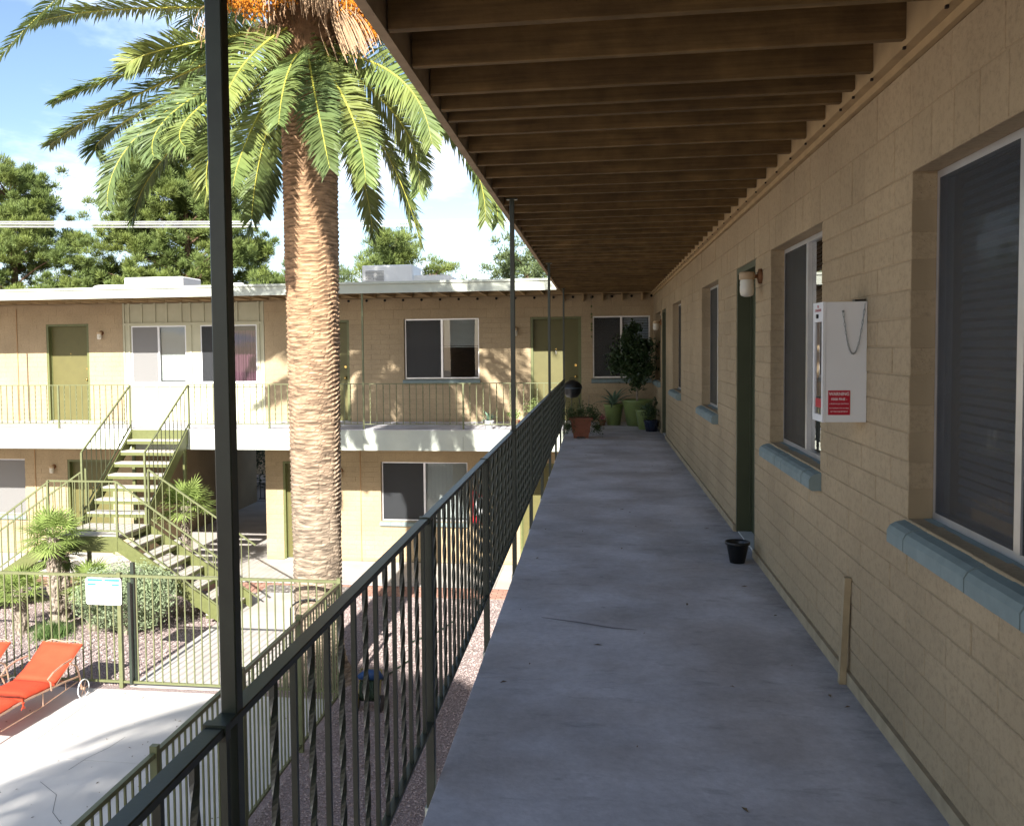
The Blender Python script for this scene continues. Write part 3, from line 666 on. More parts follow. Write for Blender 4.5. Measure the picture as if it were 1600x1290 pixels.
# landing
obj('landing', MB().cbox(-9.42, -8.22, 14.64, 15.74, 1.47, 1.506, .004), TREAD, st)
lf = MB(); lf.box(-9.44, -8.20, 14.60, 14.636, 1.24, 1.50); lf.box(-9.44, -8.2, 15.744, 15.78, 1.24, 1.50); lf.box(-9.42, -8.22, 14.64, 15.74, 1.40, 1.465)
obj('landing_frame', lf, OLIVE, st)
for s_, xe in ((1, -8.22), (-1, -9.42)):
    for k in range(1, 8):
        z = 1.506-.188*k; xf = xe+s_*.262*k
        xa, xb = (xf-.275, xf+.01) if s_ > 0 else (xf-.01, xf+.275)
        tr = obj('tread', MB().cbox(xa, xb, 14.66, 15.72, z-.028, z, .004), TREAD, st)
        obj('tread_frame', MB().box(xa, xb, 14.66, 15.72, z-.085, z-.029), OLIVE, tr)
    xf = xe+s_*(.262*7+.12)
    for yy in (14.618, 15.762): obj('stringer', MB().slab((xe, yy, 1.50), (xf, yy, .24), .036, .26, (0, 1, 0)), OLIVE, st)
for x, y in ((-9.40, 15.70), (-8.24, 15.70)): obj('support_post', MB().box(x-.03, x+.03, y-.03, y+.03, 0, 1.40), OLIVE, st)
for x in (-9.40, -8.3): obj('support_post', MB().box(x-.03, x+.03, 17.42, 17.48, 0, 2.83), OLIVE, st)
sb = bar_mesh('baluster', .013, 1.0, 0, FENCEM)
def stair_rail(p, q, zb0, zb1, n, posts=(1, 1)):
    """p,q: top-rail ends; zb: bottom-rail heights"""
    p = Vector(p); q = Vector(q)
    obj('handrail', MB().tube([p, q], .020, 4, square=True), FENCEM, st)
    obj('bottom_rail', MB().tube([(p.x, p.y, zb0), (q.x, q.y, zb1)], .015, 4, square=True), FENCEM, st)
    for i in range(1, n):
        t = i/n; a = p.lerp(q, t); zb_ = zb0+(zb1-zb0)*t; inst('baluster', sb, st, (a.x, a.y, zb_), scale=(1, 1, a.z-zb_))
    for e, f, zz in ((p, posts[0], zb0), (q, posts[1], zb1)):
        if f: obj('post', MB().box(e.x-.018, e.x+.018, e.y-.018, e.y+.018, f if f != 1 else zz-.2, e.z), FENCEM, st)
for x in (-9.50, -8.25): stair_rail((x, 17.56, 4.0), (x, 15.70, 2.83), 3.2, 1.73, 11, (0, 1.5))
stair_rail((-9.50, 14.62, 2.46), (-8.22, 14.62, 2.46), 1.60, 1.60, 10, (1.25, 1.25))
for s_, xe in ((1, -8.22), (-1, -9.46)):
    xf = xe+s_*2.05
    stair_rail((xe, 14.62, 2.46), (xf, 14.62, 1.02), 1.62, .18, 15, (0, .0))
    stair_rail((xe, 15.76, 2.52), (xf, 15.76, 1.15), 1.62, .20, 15, (1.3, .0))

# ---------------------------------------------------------------- pool fence
pf = thing('pool_fence', 'olive iron picket fence with gate enclosing the pool deck', 'fence', (-3.44, 11.75, 0))
fb = bar_mesh('picket', .016, 1.50, 0, FENCEM)
for x0_, x1_, lo in ((-14.0, -6.61, 1), (-6.57, -3.46, 1)):
    obj('top_rail', MB().box(x0_, x1_, 11.73, 11.77, 1.565, 1.60), FENCEM, pf)
    obj('bottom_rail', MB().box(x0_, x1_, 11.735, 11.765, .07, .10), FENCEM, pf)
x = -13.9
while x < -3.5:
    if min(abs(x+6.6), abs(x+6.43), abs(x+8.9), abs(x+11.3)) > .05: inst('picket', fb, pf, (x, 11.75, .085))
    x += .118
for x, h in ((-13.9, 1.64), (-11.3, 1.64), (-8.9, 1.64), (-6.60, 1.63), (-3.44, 1.63)): obj('post', MB().box(x-.027, x+.027, 11.72, 11.78, 0, h), FENCEM, pf)
obj('gate_post', MB().box(-6.455, -6.405, 11.785, 11.835, .06, 1.76), RAILG, pf)
obj('gate_post', MB().box(-6.46, -6.42, 11.70, 11.728, .06, 1.5), RAILG, pf)
obj('top_rail', MB().box(-3.46, -3.42, 3.0, 11.715, 1.53, 1.57), FENCEM, pf)
obj('bottom_rail', MB().box(-3.455, -3.425, 3.0, 11.715, .07, .10), FENCEM, pf)
y = 11.62
yp = [10.08, 8.33, 6.58, 4.83, 3.08]
while y > 3:
    if min(abs(y-q) for q in yp) > .045: inst('picket', fb, pf, (-3.44, y, .06), scale=(1, 1, .99))
    y -= .110
for q in yp: obj('post', MB().box(-3.47, -3.41, q-.027, q+.027, 0, 1.62), FENCEM, pf)
# notice on the fence
sg = thing('notice_board', 'white rectangular pool notice with blue header bars on the fence', 'sign', (-6.82, 11.71, 1.18))
sgb = MB(); X0, X1, Zb, Zt, rr_ = -7.085, -6.555, 1.175, 1.555, .035; pts = []
for cx_, cz_, a0 in ((X1-rr_, Zb+rr_, -90), (X1-rr_, Zt-rr_, 0), (X0+rr_, Zt-rr_, 90), (X0+rr_, Zb+rr_, 180)):
    for k in range(5): a = math.radians(a0+k*22.5); pts.append((cx_+rr_*math.cos(a), cz_+rr_*math.sin(a)))
nn = len(pts)
for yy in (11.722, 11.716): sgb.v += [(x, yy, z) for x, z in pts]
sgb.f.append(tuple(range(nn, 2*nn))); sgb.f.append(tuple(range(nn))[::-1])
for j in range(nn): sgb.f.append((j, (j+1) % nn, nn+(j+1) % nn, nn+j))
SIGNW = mat('sign_white', (.80, .80, .80), rough=.4, var=.02, bump=0)
obj('panel', sgb, SIGNW, sg)
BLUE = mat('sign_blue', (.045, .24, .55), rough=.5, var=.04, bump=0)
for a, b, c, d in ((-7.06, -6.835, 1.505, 1.54), (-6.805, -6.58, 1.505, 1.54), (-7.06, -6.93, 1.445, 1.475), (-6.70, -6.585, 1.445, 1.475), (-6.827, -6.813, 1.46, 1.54)):
    obj('header_bar', MB().box(a, b, 11.713, 11.7155, c, d), BLUE, sg)
lnm = MB()
for k in range(6):
    z = 1.41-k*.035; lnm.box(-7.04+.01*(k % 2), -6.61-.05*(k % 3), 11.7135, 11.7155, z, z+.006)
obj('small_print', lnm, mat('faded_print', (.62, .66, .70)), sg)

# ---------------------------------------------------------------- big date palm
BARK = mat('palm_bark', (.36, .235, .15), rough=.95, var=.22, vs=5, bump=.7, bs=38, bd=.012, col2=(.30, .245, .20), s2=2.2)
tb = BARK.node_tree; n = tb.nodes; l = tb.links; g_ = n.new('ShaderNodeNewGeometry'); sx = n.new('ShaderNodeSeparateXYZ'); l.new(g_.outputs['Position'], sx.inputs[0])
mr = n.new('ShaderNodeMapRange'); mr.inputs[1].default_value = 2.2; mr.inputs[2].default_value = 5.5; l.new(sx.outputs[2], mr.inputs[0])
st_ = n.new('ShaderNodeMapping'); st_.inputs['Scale'].default_value = (5, 5, 34); l.new(g_.outputs['Position'], st_.inputs[0]); na = n.new('ShaderNodeTexNoise'); na.inputs['Scale'].default_value = 1.0; na.inputs['Detail'].default_value = 6; l.new(st_.outputs[0], na.inputs[0])
nr_ = n.new('ShaderNodeMapRange'); nr_.inputs[1].default_value = .35; nr_.inputs[2].default_value = .68; nr_.inputs[3].default_value = .42; nr_.inputs[4].default_value = 1.4; l.new(na.outputs[0], nr_.inputs[0])
gm = n.new('ShaderNodeMix'); gm.data_type = 'RGBA'; gm.inputs[6].default_value = (.29, .225, .165, 1); gm.inputs[7].default_value = (.36, .225, .13, 1); l.new(mr.outputs[0], gm.inputs[0])
s3 = n.new('ShaderNodeVectorMath'); s3.operation = 'SCALE'; l.new(gm.outputs[2], s3.inputs[0]); l.new(nr_.outputs[0], s3.inputs[3]); l.new(s3.outputs[0], n['Principled BSDF'].inputs['Base Color'])
RIB = mat('frond_rib', (.42, .40, .07), rough=.5, var=.15, vs=5, bump=0)
LEAF = mat('palm_leaf', (.145, .20, .062), rough=.5, var=.25, vs=2.5, bump=0, spec=.45, col2=(.21, .24, .065), s2=.9, trans=.25)
LEAF2 = mat('palm_leaf_grey', (.12, .17, .062), rough=.5, var=.25, vs=2.5, bump=0, spec=.45, col2=(.12, .16, .05), s2=1.1, trans=.3)
PC = Vector((-3.98, 12.4, 0))
def bez(B, M, T, n):
    Cc = 2*M-(B+T)/2; return [B*(1-t)**2+Cc*(2*t*(1-t))+T*t*t for t in [i/n for i in range(n+1)]]
def frond(parent, B, M_, T, seed, lmax=.46, dens=.0185, lm=None, face=0.0):
    r = random.Random(seed); B, M_, T = Vector(B), Vector(M_), Vector(T); n = 24
    pts = bez(B, M_, T, n); Lt = sum((pts[i+1]-pts[i]).length for i in range(n))
    rb = obj('frond', MB().tube(pts, [.021*(1-.85*i/n) for i in range(n+1)], 5), RIB, parent, smooth=True)
    mb = MB(); k = int(Lt/dens); roll = r.uniform(-.35, .35)
    for i in range(k):
        t = .10+.90*i/k; f = t*n; j = min(int(f), n-1); p = pts[j].lerp(pts[j+1], f-j); tg = (pts[min(j+1, n)]-pts[j]).normalized()
        s_ = tg.cross(Vector((0, 0, 1))); s_ = s_.normalized() if s_.length > .05 else Vector((1, 0, 0))
        if face: s_ = (s_*(1-face)+tg.cross(Vector((0, 1, .15)))*face*(1 if tg.cross(Vector((0, 1, .15))).dot(s_) > 0 else -1)).normalized()
        nm = s_.cross(tg).normalized()
        s_, nm = s_*math.cos(roll)+nm*math.sin(roll), nm*math.cos(roll)-s_*math.sin(roll)
        prof = min(1, .35+t*2.4)*(1-.55*max(0, (t-.55)/.45)**1.6)
        fwd = .55+.85*t*t
        for sg_ in (-1, 1):
            ln = lmax*prof*r.uniform(.88, 1.1)
            d = (s_*sg_+tg*(fwd+r.gauss(0, .08))+nm*(.22+r.gauss(0, .16))).normalized()
            w = nm.cross(d)*(.5+.5*abs(r.gauss(0, .6)))+nm*r.gauss(0, .35); w = (w-d*w.dot(d)).normalized()
            wd = .0150
            a = p+d*ln*.03; b = p+d*ln*.55+Vector((0, 0, -.03*ln)); c = p+d*ln+Vector((0, 0, -.16*ln))+nm*r.gauss(0, .02)
            q = len(mb.v); mb.v += [tuple(a-w*wd*.6), tuple(a+w*wd*.6), tuple(b+w*wd), tuple(b-w*wd), tuple(c)]
            mb.f += [(q, q+1, q+2, q+3), (q+3, q+2, q+4)]
    obj('leaflets', mb, lm or (LEAF if r.random() < .65 else LEAF2), rb, kind='stuff')
def palm_trunk(parent, c, h, r_lo, r_hi):
    """ringed trunk with staggered leaf scars"""
    mb = MB(); nu = 84; nz = int(h/.0165); rr = random.Random(11)
    offs = [rr.uniform(0, 6.28) for _ in range(400)]
    for i in range(nz+1):
        z = h*i/nz; t = z/h; base = r_lo+(r_hi-r_lo)*t**1.2
        base += .22*math.exp(-z/.22)+.03*math.exp(-((z-1.6)/.5)**2)*0
        row = .062; k = int(z/row); f = z/row-k
        for j in range(nu):
            a = 2*math.pi*j/nu; zz = z+.034*math.sin(a*2+.6+z*.7)+.016*math.sin(5*a+z*1.3)+.008*math.sin(11*a-z*2); zz = max(zz, 0); k = int(zz/row); f = max(0.0, zz/row-k)
            cell = (a+offs[k % 400])*4.5; cf = abs((cell/math.pi) % 1-.5)*2
            amp = .026 if z > 2.5 else .019
            rad = base+amp*(f**1.5)*(.55+.45*(1-cf**3))-.007*(cf > .93)+.006*math.sin(7*a+z*3)*math.sin(z*2.3+a)
            mb.v.append((c[0]+rad*math.cos(a), c[1]+rad*math.sin(a), z))
    for i in range(nz):
        for j in range(nu): a, b = i*nu+j, i*nu+(j+1) % nu; mb.f.append((a, b, b+nu, a+nu))
    return obj('trunk', mb, BARK, parent, smooth=False)
palm = thing('date_palm', 'tall thick-trunked date palm with orange fruit beside the pool fence corner', 'palm tree', (PC.x, PC.y, 0))
palm_trunk(palm, (PC.x+.04, PC.y), 8.3, .325, .375)
FR = [((-3.66, 10.7, 8.0), (-3.47, 9.81, 7.18)), ((-3.35, 10.79, 7.75), (-2.95, 9.99, 6.72)), ((-2.52, 11.6, 8.17), (-2.02, 11.3, 7.23)), ((-5.68, 11.8, 8.77), (-6.2, 11.6, 8.49)), ((-6.11, 12.0, 8.6), (-7.44, 11.9, 8.16)), ((-6.46, 12.1, 8.21), (-7.72, 12.2, 7.64)), ((-6.68, 12.4, 9.56), (-8.13, 12.5, 9.47)), ((-5.62, 11.17, 7.64), (-5.88, 10.44, 6.46)), ((-5.14, 10.98, 7.77), (-5.17, 10.26, 6.99)), ((-4.88, 10.89, 7.7), (-4.73, 10.17, 7.07)), ((-7.16, 13.3, 8.22), (-7.68, 13.5, 7.8)), ((-6.15, 12.8, 7.68), (-6.86, 12.9, 6.65)), ((-4.26, 11.08, 7.48), (-4.23, 10.35, 6.63)), ((-5.0, 13.4, 7.76), (-5.29, 13.6, 6.5)), ((-4.93, 13.6, 7.71), (-5.19, 13.9, 6.86)), ((-3.49, 13.3, 7.49), (-3.33, 13.5, 6.38)), ((-2.99, 10.98, 7.63), (-2.63, 10.35, 6.62)), ((-3.0, 13.1, 7.52), (-2.57, 13.3, 6.24)), ((-2.7, 12.6, 7.85), (-2.44, 12.6, 6.87)), ((-2.09, 13.0, 7.83), (-1.59, 13.2, 6.53)), ((-2.0, 13.3, 7.8), (-1.45, 13.6, 6.55)), ((-3.14, 13.5, 7.71), (-2.83, 13.8, 6.6)), ((-5.5, 12.9, 7.86), (-5.67, 13.0, 6.77)), ((-4.44, 13.6, 8.84), (-4.46, 13.9, 8.0)), ((-3.45, 11.9, 8.38), (-3.24, 11.9, 7.62)), ((-4.24, 10.98, 8.31), (-4.28, 10.17, 7.48)), ((-2.77, 12.0, 8.79), (-1.82, 11.9, 7.97)), ((-5.24, 12.6, 9.13), (-6.03, 12.8, 8.6))]
for i, (M_, T) in enumerate(FR):
    M_, T = Vector(M_), Vector(T); h = Vector((T.x-PC.x, T.y-PC.y, 0)); 
    if h.length < .1: h = Vector((0, -1, 0))
    h.normalize(); zb = 8.75 if T.z < 7.4 else 9.1
    if i in (6,): zb = 9.4
    B = Vector((PC.x, PC.y, zb))+h*.28
    frond(palm, B, M_, T, 100+i, lmax=.385 if i not in (0, 1) else .39, face=.6 if i in (0, 1, 2, 3, 7, 8, 9, 12, 16, 18, 25, 27) else .15)
def upper_fronds(palm, c, n, seed, z0=9.2, dens=.034, lmax=.44):
    r = random.Random(seed)
    for i in range(n):
        az = i*2.39996+r.uniform(-.2, .2); e = .25+1.1*(i/n); ln = r.uniform(3.4, 4.4)
        h = Vector((math.cos(az), math.sin(az), 0)); B = Vector((c.x, c.y, z0+.35*e))+h*.2
        M_ = B+h*ln*.45*math.cos(e)+Vector((0, 0, ln*.5*math.sin(e)))
        T = B+h*ln*(.55+.42*math.cos(e))+Vector((0, 0, ln*(.62*math.sin(e)-.42)))
        frond(palm, B, M_, T, seed+i, lmax=lmax, dens=dens)
upper_fronds(palm, PC, 34, 500, 9.35)
# skirt of frond stubs, fruit and old stalks
BOOT = mat('frond_stub', (.17, .095, .05), rough=.95, var=.3, vs=15)
bt_ = MB(); r = random.Random(4)
for i in range(150):
    a = r.uniform(0, 6.28); z = r.uniform(7.95, 9.2); rad = .38+.10*r.random()+.12*(z-8)/1.2; hh = Vector((math.cos(a), math.sin(a), 0)); p = Vector((PC.x, PC.y, z))+hh*(rad-.08)
    q = p+hh*r.uniform(.10, .24)+Vector((0, 0, r.uniform(-.02, .22))); bt_.tube([p, q], [.06, .018], 5)
obj('frond_stubs', bt_, BOOT, palm, kind='stuff')
obj('crown_heart', MB().lathe([(.36, 8.1), (.46, 8.4), (.52, 8.8), (.50, 9.3), (.3, 9.8), (.05, 10.2)], (PC.x, PC.y, 0), 20), BOOT, palm, smooth=True)
FRU = mat('date_fruit', (.55, .20, .02), rough=.4, var=.3, vs=9, bump=0, spec=.5)
STK = mat('old_fruit_stalk', (.38, .25, .15), rough=.9, var=.2, vs=9, bump=0)
def cluster(c, rad, n, seed, drop=.7):
    r = random.Random(seed); c = Vector(c); sm_ = MB()
    root = c+Vector((0, .35, .45))
    for i in range(26):
        d = Vector((r.gauss(0, 1), r.gauss(0, .7), r.gauss(0, .6))).normalized()*rad*.8; sm_.tube([root, root.lerp(c+d, .5)+Vector((0, 0, .12)), c+d+Vector((0, 0, -rad*.5))], .006, 3)
    so_ = obj('fruit_cluster', sm_, STK, palm)
    mb = MB()
    for i in range(n):
        d = Vector((r.gauss(0, 1), r.gauss(0, .8), r.gauss(0, .9))).normalized()*rad*r.uniform(.35, 1.0); d.z *= .85
        p = c+d; k = len(mb.v); s_ = r.uniform(.011, .016)
        mb.v += [(p.x+s_, p.y, p.z), (p.x, p.y+s_, p.z), (p.x-s_, p.y, p.z), (p.x, p.y-s_, p.z), (p.x, p.y, p.z+s_*1.4), (p.x, p.y, p.z-s_*1.4)]
        mb.f += [(k,k+1,k+4),(k+1,k+2,k+4),(k+2,k+3,k+4),(k+3,k,k+4),(k+1,k,k+5),(k+2,k+1,k+5),(k+3,k+2,k+5),(k,k+3,k+5)]
    obj('fruit', mb, FRU, so_, kind='stuff')
for i, (c, rd) in enumerate([((-4.62, 11.45, 9.28), .28), ((-4.28, 11.35, 9.15), .30), ((-4.45, 11.35, 9.55), .3), ((-3.92, 11.4, 9.3), .27), ((-4.05, 11.4, 9.65), .3), ((-3.1, 11.6, 9.05), .25), ((-2.95, 11.7, 8.8), .2), ((-3.35, 11.6, 9.5), .25), ((-4.9, 11.7, 9.5), .25)]): cluster(c, rd, 620, 40+i)
def stalks(root, end, spread, n, seed):
    r = random.Random(seed); mb = MB(); root = Vector(root); end = Vector(end)
    for i in range(n):
        d = Vector((r.gauss(0, spread), r.gauss(0, spread*.6), r.gauss(0, spread*.5))); e = end+d; md = root.lerp(e, .45)+Vector((d.x*.4, d.y*.3, .12)); pts = bez(root, md, e, 5)
        mb.tube(pts, .0045, 3, cap=False)
    obj('old_fruit_stalks', mb, STK, palm, kind='stuff')
stalks((-3.62, 11.6, 9.9), (-3.42, 11.25, 8.95), .13, 90, 1); stalks((-3.35, 11.6, 9.1), (-2.95, 11.35, 8.45), .13, 80, 2); stalks((-4.9, 11.8, 9.3), (-5.05, 11.7, 8.85), .09, 40, 3); stalks((-4.25, 11.8, 8.95), (-4.3, 11.5, 8.62), .10, 40, 5)

# second palm standing behind the viewer, shading the deck
p2 = thing('date_palm', 'date palm growing in the courtyard behind the camera', 'palm tree', (-3.35, -7.5, 0))
palm_trunk(p2, (-3.35, -7.5), 8.2, .33, .37)
upper_fronds(p2, Vector((-3.35, -7.5, 0)), 84, 900, 8.6, .026, .52)

p3 = copy_tree(p2); p3.location = (-4.6, -11.3, 0); p3.rotation_euler = (0, 0, 2.1); p3['label'] = 'date palm further back behind the camera, beyond the first one there'

# black hoop beside the trunk
hp = MB(); hp.tube([(-4.22+.62*.5*(1-math.cos(math.pi*i/12)), 12.0, .0 if i in (0, 12) else 1.08+.18*math.sin(math.pi*i/12)) for i in range(13)], .013, 6)
obj('plant_hoop', hp, BLACKM, label='thin black metal hoop stuck in the gravel against the big palm trunk', cat='garden hoop')

# ---------------------------------------------------------------- fan palms
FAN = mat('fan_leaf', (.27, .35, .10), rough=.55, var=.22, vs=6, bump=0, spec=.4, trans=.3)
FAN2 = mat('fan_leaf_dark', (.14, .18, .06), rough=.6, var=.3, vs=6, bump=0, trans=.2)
FTR = mat('fan_trunk', (.30, .25, .20), rough=1, var=.35, vs=25, bump=.6, bs=40, bd=.01)
def fan_palm(x, y, ht, rad, nl, lw_, seed, label, z0=0.0, rt_=.11):
    r = random.Random(seed); t = thing('fan_palm', label, 'fan palm', (x, y, z0), 0, 'fan palms in the gravel bed by the stairs')
    tr = MB(); tr.tube([(x, y, z0), (x+.02, y, z0+ht*.5), (x, y, z0+ht)], [rt_*.75, rt_*.8, rt_*.7], 10)
    for i in range(int(ht*150)):
        a = r.uniform(0, 6.28); z = z0+r.uniform(.03, ht); hh = Vector((math.cos(a), math.sin(a), 0)); p = Vector((x, y, z))+hh*rt_*.55
        sd_ = Vector((-hh.y, hh.x, 0))*.028; e = p+hh*(rt_*.6)+Vector((0, 0, .07))
        k = len(tr.v); tr.v += [tuple(p-sd_), tuple(p+sd_), tuple(e+sd_*.5+Vector((0,0,.01))), tuple(e-sd_*.5), tuple(p+hh*.03+Vector((0, 0, -.02)))]; tr.f += [(k, k+1, k+2, k+3), (k, k+3, k+4), (k+1, k+4, k+2), (k+3, k+2, k+4)]
    obj('trunk', tr, FTR, t)
    for i in range(nl):
        az = i*2.4+r.uniform(-.3, .3); el = 1.25-1.75*(i/nl)+r.uniform(-.12, .12); hh = Vector((math.cos(az), math.sin(az), 0)); d = hh*math.cos(el)+Vector((0, 0, math.sin(el)))
        root = Vector((x, y, z0+ht)); pl = lw_*r.uniform(.55, .85); c = root+d*pl+Vector((0, 0, -.04*pl))
        lf_ = obj('leaf', MB().tube([root, root.lerp(c, .6)+Vector((0, 0, .02)), c], .008, 4), FAN, t)
        s_ = d.cross(Vector((0, 0, 1))).normalized(); n_ = s_.cross(d).normalized(); mb = MB(); m_ = 26
        for j in range(m_):
            th = (j-(m_-1)/2)/m_*4.0; dd = d*math.cos(th)+s_*math.sin(th); ln = lw_*(.95-.22*abs(th)/2)*r.uniform(.9, 1.05); dd = (dd+n_*(.10 if j % 2 else .0)).normalized()
            w = dd.cross(n_).normalized()*.0125; mid = c+dd*ln*.5+Vector((0, 0, -.02)); tip = c+dd*ln+Vector((0, 0, -.16*ln*(1+.6*r.random())))
            k = len(mb.v); mb.v += [tuple(c-w*.15), tuple(c+w*.15), tuple(mid+w), tuple(mid-w), tuple(tip)]; mb.f += [(k, k+1, k+2, k+3), (k+3, k+2, k+4)]
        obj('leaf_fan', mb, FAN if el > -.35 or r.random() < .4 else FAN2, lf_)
    return t
fan_palm(-9.0, 13.95, 1.60, .5, 26, .42, 1, 'tallest fan palm with shaggy trunk in front of the stair landing')
fan_palm(-8.45, 14.15, .80, .4, 17, .34, 2, 'short fan palm between the tall shaggy fan palm and the round bush')
fan_palm(-9.55, 13.85, .72, .4, 18, .36, 3, 'short fan palm just left of the tall shaggy fan palm')
fan_palm(-9.25, 14.6, 1.15, .4, 14, .34, 5, 'fan palm in the shade directly below the stair landing')
fan_palm(-8.12, 17.05, 1.62, .5, 26, .46, 4, 'bright fan palm growing between the stairs and the dark breezeway')
# tuft of grass at base
gr = MB(); r = random.Random(9)
for i in range(900):
    a = r.uniform(0, 6.28); q = abs(r.gauss(0, .16)); x, y = -9.0+q*math.cos(a)+.05, 13.75+q*math.sin(a); h = r.uniform(.12, .30); dx_, dy_ = r.gauss(0, .09), r.gauss(0, .09); k = len(gr.v)
    gr.v += [(x-.005, y, 0), (x+.005, y, 0), (x+dx_, y+dy_, h)]; gr.f.append((k, k+1, k+2))
o = obj('grass_tuft', gr, mat('tuft_green', (.07, .12, .03), var=.3, vs=9, bump=0), kind='stuff'); tagp(o, label='green grass tuft around the foot of the tall shaggy fan palm', cat='grass')

# ---------------------------------------------------------------- shrubs
def leaf_cloud(mb, c, rx, ry, rz, n, ls, r, shell=.55, lump=0.18, zmin=None, flat=.5):
    ph = [r.uniform(0, 6.28) for _ in range(6)]
    for i in range(n):
        d = Vector((r.gauss(0, 1), r.gauss(0, 1), r.gauss(0, 1))).normalized()
        k_ = 1+lump*(math.sin(3*d.x*2+ph[0])+math.sin(4*d.y*2+ph[1])+math.sin(5*d.z*2+ph[2]))*.6
        q = (shell+(1-shell)*r.random())*k_; p = Vector((c[0]+d.x*rx*q, c[1]+d.y*ry*q, c[2]+d.z*rz*q))
        if zmin is not None and p.z < zmin: continue
        a = Vector((r.gauss(0, 1), r.gauss(0, 1), r.gauss(0, 1)+flat)).normalized(); u = a.cross(d); u = u.normalized() if u.length > .01 else Vector((1, 0, 0)); v = a.cross(u)
        s_ = ls*r.uniform(.7, 1.3); k = len(mb.v)
        mb.v += [tuple(p-u*s_), tuple(p+v*s_*.45), tuple(p+u*s_), tuple(p-v*s_*.45)]; mb.f.append((k, k+1, k+2, k+3))
BUSH = mat('grey_green_leaf', (.27, .325, .20), spec=.1, rough=.9, var=.2, vs=7, bump=0, col2=(.25, .31, .17), s2=4, trans=.2)
bs_ = thing('shrub', 'large round grey-green bush behind the pool notice board', 'bush', (-7.72, 14.0, 0))
obj('stems', MB().tube([(-7.75, 14.0, 0), (-7.8, 14, .5)], .05, 6).tube([(-7.7, 14.0, 0), (-7.4, 13.9, .6)], .03, 6).tube([(-7.75, 14.0, 0), (-8.2, 14.1, .6)], .03, 6), FTR, bs_)
mb = MB(); r = random.Random(21)
lumps = []
for i in range(100):
    d = Vector((r.gauss(0, 1), r.gauss(0, 1), r.gauss(0, .9))).normalized(); c = (-7.76+d.x*.72, 14.0+d.y*.55, .66+d.z*.46)
    if c[2] < .12: continue
    leaf_cloud(mb, c, .20, .20, .18, 150, .022, r, shell=.45)
leaf_cloud(mb, (-7.76, 14.0, .62), .66, .5, .42, 2500, .03, r, shell=.5)
obj('foliage', mb, BUSH, bs_, kind='stuff')
bs2 = thing('shrub', 'low grey-green shrub below the stair landing', 'bush', (-8.75, 14.9, 0)); mb = MB()
leaf_cloud(mb, (-8.6, 14.9, .35), .45, .3, .32, 2200, .024, r, shell=.4, zmin=.02); obj('foliage', mb, BUSH, bs2, kind='stuff')

